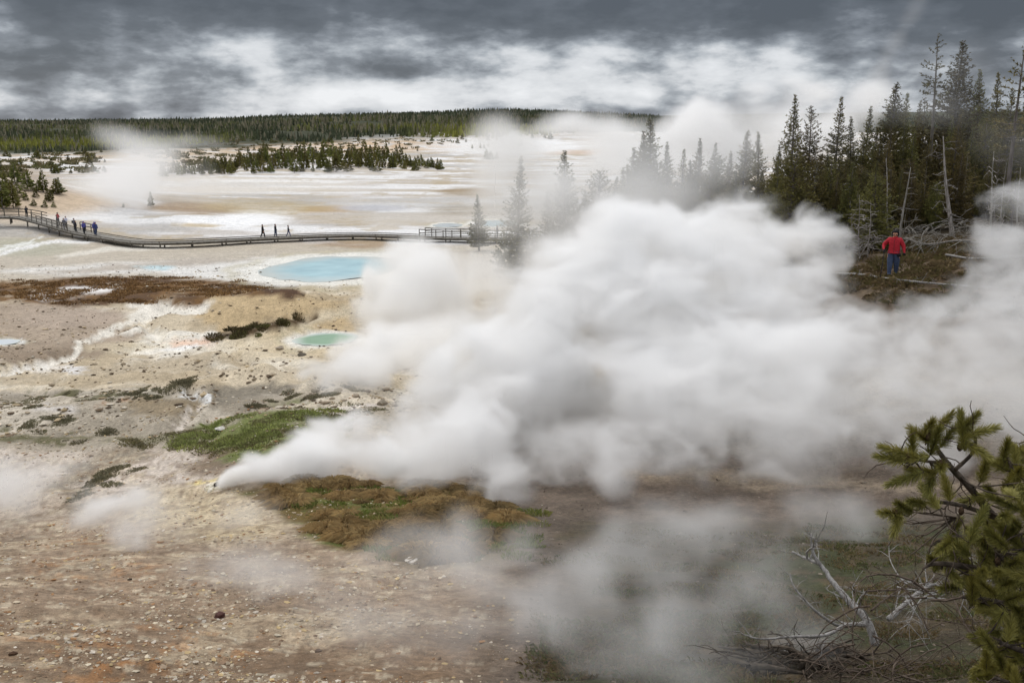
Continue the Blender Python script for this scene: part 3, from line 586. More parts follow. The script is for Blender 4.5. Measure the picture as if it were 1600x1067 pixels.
T3 = [('spire', 808, 243, 92, 'pale ghostly conifer fading in the steam left of the other misty trees'),
 ('full', 884, 235, 84, 'wide conifer with a dark tip poking out of the steam before the white slope'),
 ('spire', 857, 300, 90, 'short conifer blurred by steam left of the one with the dark tip'),
 ('spire2', 914, 296, 88, 'small narrow conifer just right of the one with the dark tip'),
 ('round', 938, 268, 90, 'bushy conifer in steam between the narrow small one and the dark misty clump'),
 ('full', 962, 276, 86, 'rounded dark conifer at the left foot of the tall misty tree'),
 ('full', 1022, 184, 94, 'tallest tree of the misty clump, its dark tip above the steam'),
 ('spire', 1004, 205, 98, 'tall misty conifer just left of the tallest tree of the misty clump'),
 ('full', 988, 230, 92, 'broad misty conifer on the left flank of the misty clump'),
 ('spire', 1046, 222, 92, 'misty conifer on the right flank of the misty clump'),
 ('spire2', 1066, 232, 88, 'slender pale conifer right of the misty clump'),
 ('spire', 1092, 216, 84, 'left one of two equal spires that fade in the steam mid-slope'),
 ('spire2', 1114, 222, 84, 'right one of two equal spires that fade in the steam mid-slope'),
 ('spire', 1140, 236, 80, 'short conifer in the steam left of the twin pointed conifers'),
 ('full', 1164, 203, 78, 'left one of the twin pointed conifers beside the clear part of the stand'),
 ('spire', 1190, 206, 76, 'right one of the twin pointed conifers beside the clear part of the stand'),
 ('spire', 1218, 226, 70, 'misty conifer touching the left end of the clear stand')]
for k, px, yt, Y, lab in T3: tree_at(k, px, yt, Y, lab, 'conifers standing in the steam')
for i in range(20):
    px = 960 + 260 * ((i * .6180339) % 1); Y = rnd.uniform(74, 98); tree_at(rnd.choice(('spire', 'full', 'round')), px, 262 + rnd.uniform(-18, 40), Y, 'grey-green conifer filling the foot of the misty trees', 'low conifers at the foot of the misty trees')
tree_at('spire', 748, 303, 131, 'small dark pine beside the railed boardwalk, its foot in the steam', wide=1.15)
# --- snags and leaning bare stems
def stick_tree(px0, py_top, Y, base_px, label, r0=.11, nbr=22, blen=1.2, seed=0, up=.15):
    r = random.Random(seed); a, b = ray(px0, py_top); tip = Vector((a * Y, Y + .3, CZ + b * Y)); a2, _ = ray(base_px, 360); bx = a2 * Y; z0 = gz(bx, Y)
    base = Vector((bx, Y, z0 - .3)); M = MB(); n = 9; pts = []
    for k in range(n):
        u = k / (n - 1); p = base.lerp(tip, u); p.x += .10 * math.sin(u * 5 + seed) * (1 - u); pts.append(p - base)
    M.tube(pts, [r0 * (1 - .85 * k / (n - 1)) for k in range(n)], 7)
    e = empty('dead_tree', base); tag(e, label, 'dead tree', 'bare dead trees on the wooded slope'); M.obj('trunk', deadwood, e)
    B = MB()
    for k in range(nbr):
        u = r.uniform(.12, .97); i0 = min(int(u * (n - 1)), n - 2); p = pts[i0].lerp(pts[i0 + 1], u * (n - 1) - i0); w = r.uniform(0, 6.28); L = blen * r.uniform(.35, 1) * (1.15 - .7 * u)
        d = Vector((math.cos(w), math.sin(w), 0)); q1 = p + d * L * .5 + Vector((0, 0, up * L * r.uniform(-1, 1))); q2 = p + d * L + Vector((r.uniform(-.15, .15), 0, L * r.uniform(-.35, .3)))
        B.tube([p, q1, q2], [.028 * (1.2 - u), .017, .007], 4, cap=False)
        for j in range(3):
            s_ = q1.lerp(q2, r.random()); B.tube([s_, s_ + Vector((r.uniform(-.3, .3), r.uniform(-.3, .3), r.uniform(-.2, .25))) * L * .6], [.012, .005], 3, cap=False)
    B.obj('branches', deadwood, e); return e
stick_tree(1478, 213, 47, 1487, 'tall white snag with short bare branches, standing right of the hiker', .12, 34, 1.7, 1)
stick_tree(1427, 262, 46, 1405, 'bare pale stem leaning right, directly behind the hiker\'s head', .085, 16, .9, 2)
stick_tree(1388, 248, 49, 1392, 'thin grey bare stem standing upright left of the leaning one behind the hiker', .06, 18, .8, 3)
stick_tree(1330, 275, 50, 1332, 'pale bare trunk of a dead tree at the left of the hiker\'s slope', .07, 14, .8, 4)
stick_tree(1277, 236, 56, 1269, 'grey bare trunk low in the slender trees at the left end of the stand', .07, 12, .8, 5)
stick_tree(1558, 236, 46, 1546, 'forked thin dead tree rising from the steam near the right edge', .07, 22, 1.3, 6, .5)
stick_tree(1578, 255, 45, 1560, 'spindly dead sapling leaning right beside the forked thin dead tree', .045, 16, 1.1, 7, .5)
stick_tree(1600, 262, 45, 1590, 'thin bare dead stem at the right edge above the steam', .06, 12, 1.0, 8, .4)
stick_tree(1346, 305, 45.5, 1348, 'small silvery dead tree full of fine twigs left of the hiker', .04, 30, 1.2, 9, .2)
stick_tree(1364, 315, 45.5, 1362, 'small brittle dead tree with dense grey twigs close beside the hiker', .035, 26, 1.0, 10, .2)
# --- trees out on the flats
for i, (px, pb, hp, lab) in enumerate([(236, 323, 24, 'lone small pine out on the misty pale flat beyond the boardwalk'), (193, 324, 7, 'tiny shrub-sized pine in the mist left of the lone small pine'),
     (760, 249, 17, 'taller one of three tiny pines on the far white slope'), (767, 250, 14, 'bushy middle one of three tiny pines on the far white slope'), (776, 248, 10, 'palest and smallest of three tiny pines on the far white slope'),
     (53, 322, 12, 'small bush pine, leftmost of three under the left bluff'), (70, 324, 12, 'small bush pine, middle one of three under the left bluff'), (84, 324, 9, 'smallest bush pine, last of three under the left bluff')]):
    lod_at(px, pb, hp, lab, None, wide=1.7 if hp < 15 else 1.25)
for i in range(24):
    px = -40 + 135 * ((i * .618) % 1); pb = 308 + rnd.uniform(-26, 8) + (abs(px) < 20) * 8; lod_at(px, pb, rnd.uniform(14, 34), 'bushy green pine in the clump on the bluff at the left edge', 'pines on the left bluff', wide=1.5)
lod_at(4, 327, 60, 'tallest pine at the very left edge, in front of the bluff clump', None, wide=1.3); lod_at(21, 325, 42, 'pine with a bare foot right of the tallest one at the left edge', None, wide=1.2)
ISL = 'pines of the dense clump on the pale strip in mid-basin'
for i in range(165):
    u = (i * .6180339) % 1; px = 315 + 375 * u
    lo, hi = np.interp(px, [300, 350, 430, 560, 650, 690], [270, 262, 246, 244, 252, 266]), np.interp(px, [300, 400, 600, 690], [274, 272, 269, 266])
    lod_at(px, rnd.uniform(lo, hi), rnd.uniform(12, 30) * np.interp(px, [300, 400, 600, 690], [.7, 1, 1, .6]), 'green pine in the dense clump on the pale strip in mid-basin', ISL, wide=1.25)
for i in range(14): lod_at(252 + 62 * ((i * .618) % 1), rnd.uniform(268, 276), rnd.uniform(10, 22), 'small pine at the misty left tail of the mid-basin clump', 'pines at the left tail of the mid-basin clump', wide=1.1)
for i in range(44):
    px = rnd.uniform(150, 880); pb = rnd.uniform(219, 240) - .006 * (px - 150); lod_at(px, pb, rnd.uniform(4, 11), 'tiny scattered pine on the bare ground below the far forest', 'scattered tiny pines below the far forest', wide=1.5)
for i in range(56):
    px = rnd.uniform(-30, 165); pb = rnd.uniform(243, 272); lod_at(px, pb, rnd.uniform(5, 13), 'low grey-green bush pine on the tan shore at the far left', 'bush pines on the tan shore at the far left', name='bush_pine', wide=2.0)
# --- far forest: one mass
def forest():
    r = np.random.default_rng(3); N = 105000
    t = r.uniform(-1.1, .75, N); yy = np.exp(r.uniform(math.log(440), math.log(4200), N)); 
    lim = np.interp(t, [-1.1, -.6, -.42, -.35, -.28, 0, .06, .12, .2, .75], [380, 430, 540, 620, 760, 820, 950, 1500, 1500, 700])
    lim = lim * (1 + .22 * (fbm2(t * 9, yy / 300, 3, 7) - .5))
    k = yy > lim
    cl = fbm2(t * yy / 60, yy / 60, 3, 9); k &= (cl > .40) | (yy > 1500)
    t = t[k]; yy = yy[k]; x = t * yy; N = len(x); z = H(x, yy) + CZ
    h = r.uniform(3.6, 10.5, N) * np.interp(yy, [450, 900, 2000, 4200], [.36, .62, .85, 1.0]) * np.interp(t, [-.4, -.15, .1, .3], [1, 1.35, 1.2, 1]) ** (yy < 1500); w = h * r.uniform(.17, .30, N)
    S_ = 6; V = []; 
    ang = r.uniform(0, 6.28, N)
    base = []; tiers = [(.05, 1.0, .52), (.32, .74, .78), (.6, .45, 1.0)]
    Vs, Ts = [], []; per = 0
    for (b0, rr, tp) in tiers:
        ring = []
        for s_ in range(S_):
            a = ang + 6.283 * s_ / S_ + rr; jr = r.uniform(.5, 1.3, N)
            ring.append(np.stack([x + np.cos(a) * w * rr * jr, yy + np.sin(a) * w * rr * jr, z + h * (b0 + r.uniform(-.07, .05, N))], -1))
        ring.append(np.stack([x + r.normal(0, .1, N), yy, z + h * tp], -1)); Vs += ring
        Ts += [(per + s_, per + (s_ + 1) % S_, per + S_) for s_ in range(S_)]; per += S_ + 1
    V = np.stack(Vs, 1).reshape(-1, 3); T = (np.array(Ts)[None] + (np.arange(N) * per)[:, None, None]).reshape(-1, 3)
    c1, c2, c3 = srgb(74, 80, 62), srgb(136, 136, 66), srgb(126, 120, 100)
    patch = np.clip(.5 + 1.6 * (fbm2(x / 130, yy / 170, 3, 19) - .5) * 2, 0, 1); j = r.random(N)
    near = np.interp(yy, [500, 1100, 1700], [1, .8, 0])
    c = c1[None] * (1 - patch * near)[:, None] + c2[None] * (patch * near)[:, None]
    g = ((j > .82) | ((yy > 900) & (yy < 1700) & (j > .55)))[:, None]; c = np.where(g, c3[None], c) * (.62 + .7 * r.random(N))[:, None]
    return trimesh('forest', V, T, colmat('forest_foliage', .95, .05, .2, .1), np.repeat(c, per, axis=0))
fo = bpy.data.objects.new('forest', forest()); LINK(fo); tag(fo, 'conifer forest that covers the low hills along the horizon', 'forest', kind='stuff')

# ------------------------------------------------------------------ grass, sedge, tufts (ground cover)
def blades(name, pts, n_per, rad, hgt, wid, cols, label, lean=.5, spread=1.0, seed=1, cat='grass', mound=0.0):
    """pts: (x, y, scale) clump centres; every clump is a burst of blades"""
    r = np.random.default_rng(seed); pts = np.asarray(pts, float); n = len(pts) * n_per; P_ = np.repeat(pts, n_per, axis=0)
    a = r.uniform(0, 6.283, n); d = np.sqrt(r.random(n)) * rad * P_[:, 2]; x = P_[:, 0] + np.cos(a) * d; y = P_[:, 1] + np.sin(a) * d
    z = H(x, y) + CZ - .02 + mound * P_[:, 2] * (1 - (d / (rad * P_[:, 2])) ** 2)
    hh = hgt * P_[:, 2] * r.uniform(.55, 1.2, n); w = wid * r.uniform(.6, 1.3, n); a2 = a + r.normal(0, .7, n); ln = lean * (.3 + .9 * d / (rad * P_[:, 2])) * r.uniform(.5, 1.3, n)
    b = r.uniform(0, 6.283, n); sx, sy = np.cos(b) * w, np.sin(b) * w; dx, dy = np.cos(a2) * ln * hh * spread, np.sin(a2) * ln * hh * spread
    v0 = np.stack([x - sx, y - sy, z], -1); v1 = np.stack([x + sx, y + sy, z], -1)
    v2 = np.stack([x + dx * .45 + sx * .7, y + dy * .45 + sy * .7, z + hh * .65], -1); v3 = np.stack([x + dx * 1.1, y + dy * 1.1, z + hh * np.clip(1.05 - ln * .55, .15, 1)], -1)
    V = np.stack([v0, v1, v2, v3], 1).reshape(-1, 3); i = np.arange(n)[:, None] * 4; T = np.concatenate([i + np.array([0, 1, 2]), i + np.array([0, 2, 3])], 1).reshape(-1, 3)
    cols = np.array([srgb(*c) for c in cols]); pc = cols[r.integers(0, len(cols), len(pts))]; c = np.repeat(pc, n_per, axis=0) * .7 + cols[r.integers(0, len(cols), n)] * .3; c = c * r.uniform(.7, 1.25, (n, 1))
    o = bpy.data.objects.new(name, trimesh(name, V, T, colmat(name + '_blades', .9, .15, .15), np.repeat(c, 4, axis=0))); LINK(o)
    return tag(o, label, cat, kind='stuff')
def scatter(poly_, n, seed, s0=.6, s1=1.3, thr=None, sc=1.0, bias=None):
    r = random.Random(seed); out = []; xs = [p[0] for p in poly_]; ys = [p[1] for p in poly_]; t = 0
    while len(out) < n and t < n * 60:
        t += 1; px = r.uniform(min(xs), max(xs)); py = r.uniform(min(ys), max(ys)); ins = False; m = len(poly_)
        for i in range(m):
            x0, y0 = poly_[i]; x1, y1 = poly_[(i + 1) % m]
            if (y0 > py) != (y1 > py) and px < (x1 - x0) * (py - y0) / (y1 - y0) + x0: ins = not ins
        if not ins: continue
        g = ground(px, py)
        if thr and float(fbm2(g.x / sc, g.y / sc, 3, seed)) < thr: continue
        out.append((g.x, g.y, r.uniform(s0, s1)))
    return out
TUS = scatter([(412, 757), (520, 748), (640, 752), (760, 775), (800, 820), (760, 862), (680, 878), (610, 880), (548, 846), (505, 828), (480, 800), (440, 790)], 160, 3, .3, 1.0, .47, .8)
blades('tussock_grass', TUS, 420, .25, .25, .006, [(176, 150, 106), (154, 130, 90), (192, 168, 122), (136, 118, 84)], 'rust-brown tussock grass in dense mounds below the white steam jet', 1.2, 1.1, 5, mound=.08)
blades('grass', scatter([(440, 765), (640, 760), (850, 800), (830, 870), (620, 880), (470, 815)], 110, 8, .6, 1.1), 130, .3, .13, .008, [(120, 132, 66), (108, 116, 62), (140, 138, 82)], 'short green grass between the brown tussocks', .5, seed=6)
blades('grass', scatter([(255, 690), (310, 668), (370, 648), (450, 642), (535, 640), (545, 690), (450, 700), (400, 712), (340, 714)], 270, 9, .35, 1.1, .48, .9), 70, .4, .14, .015, [(148, 158, 92), (130, 136, 84), (126, 122, 88), (164, 172, 100)], 'bright green grass patch left of the white steam jet', .6, seed=7)
blades('grass', scatter([(140, 692), (250, 680), (420, 640), (560, 625), (600, 640), (520, 680), (330, 712), (200, 698)], 230, 10, .4, 1.1, .46, 1.2), 60, .35, .11, .015, [(120, 116, 80), (106, 106, 72), (138, 124, 92)], 'dull olive moss and grass round the bright green patch', .7, seed=8)
blades('sedge', scatter([(0, 438), (190, 432), (330, 434), (440, 444), (400, 458), (320, 464), (300, 482), (200, 472), (110, 476), (0, 468)], 1300, 11, .4, 1.2, .47, 2.4), 20, .5, .2, .045, [(146, 116, 76), (124, 96, 66), (164, 130, 86), (108, 84, 60)], 'rust-brown sedge mat across the flat this side of the boardwalk', .6, seed=9)
tp = scatter([(0, 622), (250, 602), (250, 622), (120, 632), (0, 640)], 70, 12, .4, 1.1, .53, .7) + scatter([(0, 655), (90, 650), (230, 690), (200, 705), (60, 690)], 50, 13, .4, 1.2, .54, .7) + scatter([(100, 790), (150, 740), (225, 712), (235, 722), (150, 775)], 40, 14, .4, 1.1, .5, .7) + scatter([(250, 605), (300, 590), (300, 602), (260, 612)], 20, 15) + scatter([(380, 640), (420, 618), (600, 592), (600, 604), (440, 632)], 60, 16, .4, 1.2, .52, .8)
blades('grass_tufts', tp, 110, .26, .11, .013, [(126, 122, 96), (112, 106, 84), (142, 134, 108)], 'sparse grey-green tufts dotting the pale slopes in mid-picture', .8, seed=10)
blades('low_scrub', scatter([(324, 530), (360, 514), (420, 506), (478, 494), (470, 508), (400, 526), (345, 534)], 30, 17, .4, 1.1, .46, 1), 130, .5, .26, .03, [(92, 82, 56), (104, 104, 62), (80, 70, 50)], 'dark scrub in the gully between the tan mounds', .6, seed=11, cat='scrub')
blades('grass', scatter([(830, 835), (1450, 820), (1640, 900), (1640, 1090), (840, 1090)], 900, 18, .3, 1.0, .47, .9), 45, .26, .11, .005, [(116, 112, 74), (112, 98, 72), (132, 112, 84), (94, 104, 64)], 'thin grass and moss on the dark ground under the drifting steam', .8, seed=12)
blades('dry_grass', scatter([(1260, 400), (1345, 380), (1500, 372), (1640, 380), (1640, 500), (1260, 480)], 420, 19, .6, 1.3, .42, 1.5), 50, .4, .22, .012, [(120, 104, 76), (100, 84, 60), (92, 86, 50)], 'dry brown grass on the slope where the hiker stands', .9, seed=13)

# ------------------------------------------------------------------ gravel
blades('low_scrub', scatter([(-40, 244), (150, 240), (165, 268), (60, 276), (-40, 282)], 200, 25, .5, 1.4, .45, 14) + scatter([(190, 226), (400, 217), (690, 214), (720, 226), (560, 240), (420, 252), (240, 262)], 330, 26, .5, 1.5, .46, 16), 26, 1.5, 1.2, .22, [(124, 116, 84), (108, 104, 76), (134, 118, 88), (98, 102, 62)], 'grey-olive scrub scattered over the tan ground below the far forest', .6, seed=14, cat='scrub')
def gravel(n, name, sizes, region, label, cols, seed, y0=8.2, y1=44., pw=1.7):
    r = np.random.default_rng(seed); ico = np.array([(0, 0, 1), (.89, 0, .45), (.28, .85, .45), (-.72, .53, .45), (-.72, -.53, .45), (.28, -.85, .45), (.3, .1, -.6), (-.3, .2, -.6), (0, -.3, -.6)])
    fc = np.array([(0, 1, 2), (0, 2, 3), (0, 3, 4), (0, 4, 5), (0, 5, 1), (1, 6, 2), (2, 7, 3), (3, 7, 4), (4, 8, 5), (5, 8, 1), (2, 6, 7), (1, 8, 6), (4, 7, 8)])
    u = r.random(n)
    Y = y0 + (y1 - y0) * u ** pw; t = r.uniform(region[0], region[2], n); x = t * Y; y = Y
    cl = fbm2(x / 1.1, y / 1.1, 4, seed); k = (r.random(n) < sstep(.42, .62, cl) * (1 if y0 < 20 else .9) + (.08 if y0 < 20 else -.02)) & (r.random(n) < (1 - sstep(-.12, .06, t) * (region[2] < .3))); x, y = x[k], y[k]; n = len(x)
    s = sizes[0] * (sizes[1] / sizes[0]) ** (r.random(n) ** 3.0) * np.interp(y, [8, 40], [.8, 2.0]); z = H(x, y) + CZ + s * .05
    a = r.uniform(0, 6.28, n); ca, sa = np.cos(a), np.sin(a); jit = r.uniform(.65, 1.3, (n, 9, 1)); v = ico[None] * jit * np.stack([r.uniform(.8, 1.5, n), r.uniform(.6, 1, n), r.uniform(.3, .65, n)], -1)[:, None] * s[:, None, None]
    V = np.stack([v[..., 0] * ca[:, None] - v[..., 1] * sa[:, None] + x[:, None], v[..., 0] * sa[:, None] + v[..., 1] * ca[:, None] + y[:, None], v[..., 2] + z[:, None]], -1).reshape(-1, 3)
    T = (fc[None] + np.arange(n)[:, None, None] * 9).reshape(-1, 3); cs = np.array([srgb(*q) for q in cols]); c = np.repeat(cs[r.integers(0, len(cs), n)] * r.uniform(.7, 1.2, (n, 1)), 9, axis=0)
    o = bpy.data.objects.new(name, trimesh(name, V, T, colmat(name, .9, .2, .2, 20), c)); LINK(o); tag(o, label, 'gravel', kind='stuff')
gravel(62000, 'gravel', (.007, .05), (-.75, 0, .12, 0), 'pale and tan gravel strewn over the slope at the bottom left', [(172, 156, 134), (196, 184, 162), (150, 132, 112), (128, 106, 86), (190, 180, 166), (182, 160, 120), (176, 162, 140), (146, 112, 80)], 31)
gravel(16000, 'gravel', (.008, .04), (.0, 0, .75, 0), 'dark grey gravel on the slope under the drifting steam at the right', [(100, 90, 80), (118, 106, 94), (84, 73, 63), (132, 122, 110)], 32)
gravel(22000, 'gravel', (.03, .11), (-.85, 0, .1, 0), 'crumbs of dark and pale stone littering the flats and knolls in mid-distance', [(150, 136, 116), (110, 94, 76), (90, 76, 60), (206, 196, 178), (176, 158, 128)], 33, 40., 118., 1.2)
# ------------------------------------------------------------------ boardwalk
wood = noisy('weathered_boards', (.17, .16, .14), (.30, .28, .25), 3, .85, .2, .3)
wood2 = noisy('rail_wood', (.085, .075, .06), (.17, .155, .13), 3, .85, .2, .3)
BW = [(-70, 337.5), (-10, 338), (30, 339), (58, 344), (90, 353), (122, 362), (160, 369), (200, 375.5), (232, 378), (300, 377), (400, 372), (480, 368.5), (560, 366.5), (620, 368), (665, 370), (700, 371), (760, 371.5), (830, 373), (900, 378)]
def on_deck(px, py, lift=.75):
    g = ground(px, py); a, b = ray(px, py); zf = g.z + lift; Y = (zf - CZ) / b; return Vector((a * Y, Y, zf))
cps = [on_deck(*p) for p in BW]; zz = [min(c.z, 1.0) for c in cps]
cl = []
for i in range(len(cps) - 1):
    p0, p1, p2, p3 = cps[max(i - 1, 0)], cps[i], cps[i + 1], cps[min(i + 2, len(cps) - 1)]
    for k in range(8):
        t = k / 8; cl.append(.5 * ((2 * p1) + (p2 - p0) * t + (2 * p0 - 5 * p1 + 4 * p2 - p3) * t * t + (3 * p1 - p0 - 3 * p2 + p3) * t ** 3))
cl.append(cps[-1])
bw = empty('boardwalk', cl[0]); tag(bw, 'long grey wooden boardwalk curving across the white flats on short posts', 'boardwalk')
O = cl[0]
def perp(i):
    d = cl[min(i + 1, len(cl) - 1)] - cl[max(i - 1, 0)]; d.z = 0; d.normalize(); return Vector((d.y, -d.x, 0)), d
HW = 1.25
def strip(i0, i1, off, w, z0, z1):
    M = MB(); V = []
    for i in range(i0, i1 + 1):
        n, d = perp(i); c = cl[i] - O
        for s_, z in ((-.5, z0), (.5, z0), (.5, z1), (-.5, z1)): V.append(tuple(c + n * (off + s_ * w) + Vector((0, 0, z))))
    m = i1 - i0 + 1; Fq = [(j * 4 + k, j * 4 + (k + 1) % 4, (j + 1) * 4 + (k + 1) % 4, (j + 1) * 4 + k) for j in range(m - 1) for k in range(4)] + [(3, 2, 1, 0), tuple((m - 1) * 4 + k for k in range(4))]
    M.add(V, Fq); return M
NL = len(cl) - 1
strip(0, NL, 0, 2 * HW, -.10, 0).obj('deck', wood, bw, False)
for s_ in (-1, 1): strip(0, NL, s_ * (HW - .14), .10, -.34, -.103).obj('beam', wood2, bw, False)
for s_ in (-1, 1): strip(0, NL, s_ * (HW - .06), .09, .10, .20).obj('curb_rail', wood2, bw, False)
pm = MB(); pm.box((0, 0, -.5), (.16, .16, 1.0)); postm = pm.mesh('support', [wood2], False)
km = MB(); km.box((0, 0, .05), (.09, .14, .096)); blk = km.mesh('curb_block', [wood2], False)
acc = 0; npost = 0
for i in range(1, NL):
    acc += (cl[i] - cl[i - 1]).length
    if acc > 3.4 and npost < 92:
        acc = 0; n, d = perp(i)
        for s_ in (1, -1):
            o = bpy.data.objects.new('post', postm); LINK(o); o.parent = bw; o.location = cl[i] - O + n * s_ * (HW - .30) + Vector((0, 0, -.12)); npost += 1
            if s_ == 1: o = bpy.data.objects.new('curb_block', blk); LINK(o); o.parent = bw; o.location = cl[i] - O + n * (HW - .06)
rpm = MB(); rpm.box((0, 0, .58), (.11, .11, 1.16)); railpost = rpm.mesh('rail_post', [wood2], False)
def near_i(px):
    return min(range(len(cl)), key=lambda i: abs(project(cl[i].x, cl[i].y, cl[i].z)[0] - px))
for a_, b_, sd, pick in ((-60, 60, -1, 1.5), (62, 116, 1, 1.2), (114, 135, -1, 1.3), (662, 742, 1, 1.5), (662, 742, -1, 1.5), (742, 860, 1, 1.6)):
    i0, i1 = near_i(a_), near_i(b_); rl = empty('railing', (0, 0, 0)); rl.parent = bw
    for z in (1.08, .62): strip(i0, i1, sd * (HW + .02), .07, z, z + .12).obj('rail', wood2, rl, False)
    L = 1e9
    for i in range(i0, i1 + 1):
        L += (cl[i] - cl[i - 1]).length
        if L > pick:
            L = 0; n, d = perp(i); o = bpy.data.objects.new('rail_post', railpost); LINK(o); o.parent = rl; o.location = cl[i] - O + n * sd * (HW - .06)

# ------------------------------------------------------------------ people
def cmat(name, c, r=.8): return noisy(name, tuple(np.array(c) * .8), tuple(np.array(c) * 1.15), 18, r, .25, .3, 4, dist=.01)
skin = cmat('skin', srgb(190, 140, 115), .6); hairm = cmat('dark_hair', (.02, .016, .013)); bootm = cmat('boots', (.03, .027, .025)); denim = cmat('denim', srgb(66, 78, 104)); dark = cmat('dark_cloth', (.028, .03, .036)); black = cmat('black_cloth', (.012, .012, .014))
def skinned(name, J, E_, Rr, mats, pick, root=0, sub=1):
    me = bpy.data.meshes.new(name); me.from_pydata([tuple(j) for j in J], E_, []); o = bpy.data.objects.new(name + '_tmp', me); LINK(o)
    o.modifiers.new('s', 'SKIN'); me.skin_vertices or None
    sv = me.skin_vertices[0].data if me.skin_vertices else None
    if sv is None:
        bpy.context.view_layer.objects.active = o; bpy.ops.mesh.customdata_skin_add(); sv = me.skin_vertices[0].data
    for i, r in enumerate(Rr): sv[i].radius = (r, r) if not isinstance(r, tuple) else r
    sv[root].use_root = True
    m = o.modifiers.new('u', 'SUBSURF'); m.levels = sub; m.render_levels = sub
    dg = bpy.context.evaluated_depsgraph_get(); nm = bpy.data.meshes.new_from_object(o.evaluated_get(dg)); nm.name = name
    bpy.data.objects.remove(o); nm.materials.clear()
    for q_ in mats: nm.materials.append(q_)
    for p in nm.polygons: p.material_index = pick(p.center); p.use_smooth = True
    return nm
def person(loc, rz, label, h=1.72, top=dark, legs=denim, hood=None, stride=.25, arms='down', group=None, scale_w=1.0, pack=None, hero=False):
    k = h / 1.72; st = stride
    hipL, hipR = Vector((.10, 0, .92)), Vector((-.10, 0, .92))
    J = [Vector((0, 0, .95)), Vector((0, .0, 1.15)), Vector((0, -.01, 1.36)), Vector((0, 0, 1.47)), Vector((0, .015, 1.545)), Vector((0, .02, 1.62)), Vector((0, .012, 1.69)),
         Vector((.19, 0, 1.40)), Vector((-.19, 0, 1.40)), hipL, hipR,
         Vector((.11, st * .55, .50)), Vector((.11, st * .75, .08)), Vector((.12, st * .75 + .16, .035)),
         Vector((-.11, -st * .25, .50)), Vector((-.11, -st * .95, .10)), Vector((-.12, -st * .95 + .15, .035))]
    if arms == 'down': A = [(.26, -.03, 1.15), (.27, .05, .93), (.26, .08, .84), (-.26, .02, 1.15), (-.27, .08, .93), (-.26, .11, .84)]
    elif arms == 'swing': A = [(.26, -.14, 1.16), (.27, -.12, .93), (.26, -.10, .84), (-.26, .10, 1.15), (-.26, .26, 1.0), (-.25, .33, .96)]
    elif arms == 'hero': A = [(.40, -.04, 1.19), (.37, .17, 1.05), (.325, .27, .99), (-.33, -.02, 1.15), (-.37, .08, .96), (-.40, .17, .92)]
    else: A = [(.27, .0, 1.16), (.18, .22, 1.12), (.12, .27, 1.13), (-.27, .0, 1.16), (-.18, .22, 1.12), (-.12, .27, 1.13)]
    J += [Vector(a) for a in A]
    E_ = [(0, 1), (1, 2), (2, 3), (3, 4), (4, 5), (5, 6), (2, 7), (2, 8), (0, 9), (0, 10), (9, 11), (11, 12), (12, 13), (10, 14), (14, 15), (15, 16), (7, 17), (17, 18), (18, 19), (8, 20), (20, 21), (21, 22)]
    w = scale_w
    Rr = [(.15 * w, .12 * w), (.145 * w, .115 * w), (.15 * w, .115 * w), .055, .075, .092, .07, .075 * w, .075 * w, .10 * w, .10 * w, .072 * w, .05, .042, .072 * w, .05, .042, .056 * w, .044, .032, .056 * w, .044, .032]
    J = [j * k for j in J]; Rr = [tuple(q_ * k for q_ in r) if isinstance(r, tuple) else r * k for r in Rr]
    if hero: Rr[5] = .108 * k; Rr[6] = .082 * k; Rr[9] = Rr[10] = .175 * k; Rr[11] = Rr[14] = .115 * k; Rr[12] = Rr[15] = .07 * k
    if not hero: Rr = [tuple(q_ * 1.12 for q_ in r) if isinstance(r, tuple) else r * (1.3 if i_ >= 9 else 1.1) for i_, r in enumerate(Rr)]
    def pick(c):
        z = c.z / k
        if z > 1.50: return 2
        if z < .10: return 3
        if abs(c.x) / k > .20 and z < .88 and z > .7: return 2
        if arms in ('hero',) and abs(c.x) / k > .29 and c.y / k > .235: return 3
        return 0 if z > .93 or (abs(c.x) / k > .21 and z > .85) else 1
    me = skinned('person', J, E_, Rr, [top, legs, skin, bootm], pick, sub=2 if hero else 1)
    e = empty('person', loc, rz); tag(e, label, 'person', group)
    o = bpy.data.objects.new('body', me); LINK(o); o.parent = e
    M = MB(); c = Vector((0, -.012, 1.63)) * k; hd = []
    n1, n2 = 12, 8; rr = .138 * k if hood else .106 * k
    V = []
    for i in range(n2 + 1):
        f = math.pi * .66 * i / n2 if not hood else math.pi * .72 * i / n2
        for j in range(n1):
            a = 2 * math.pi * j / n1; q_ = Vector((math.sin(f) * math.cos(a) * rr, math.sin(f) * math.sin(a) * rr * 1.08, math.cos(f) * rr * 1.15))
            if q_.y > .05 * k and q_.z < (.055 * k): q_.y = .03 * k; 
            V.append(tuple(c + q_))
    M.add(V, [(i * n1 + j, i * n1 + (j + 1) % n1, (i + 1) * n1 + (j + 1) % n1, (i + 1) * n1 + j) for i in range(n2) for j in range(n1)])
    M.obj('hood' if hood else 'hair', hood or hairm, e)
    if pack:
        B = MB(); B.tube([Vector((0, -.20, 1.02)) * k, Vector((0, -.22, 1.1)) * k, Vector((0, -.21, 1.3)) * k, Vector((0, -.18, 1.42)) * k], [.10 * k, .15 * k, .15 * k, .09 * k], 8); B.obj('backpack', pack, e)
    return e
def on_walk(px, off=0.0):
    i = near_i(px); n, d = perp(i); return cl[i] + n * off + Vector((0, 0, .0)), math.atan2(-d.x, d.y)
red = cmat('red_jacket', srgb(168, 38, 50)); purp = cmat('violet_jacket', srgb(84, 84, 150)); white_c = cmat('white_shirt', srgb(205, 205, 220)); grey_c = cmat('grey_jacket', srgb(86, 86, 98)); blue_c = cmat('blue_jacket', srgb(60, 70, 120))
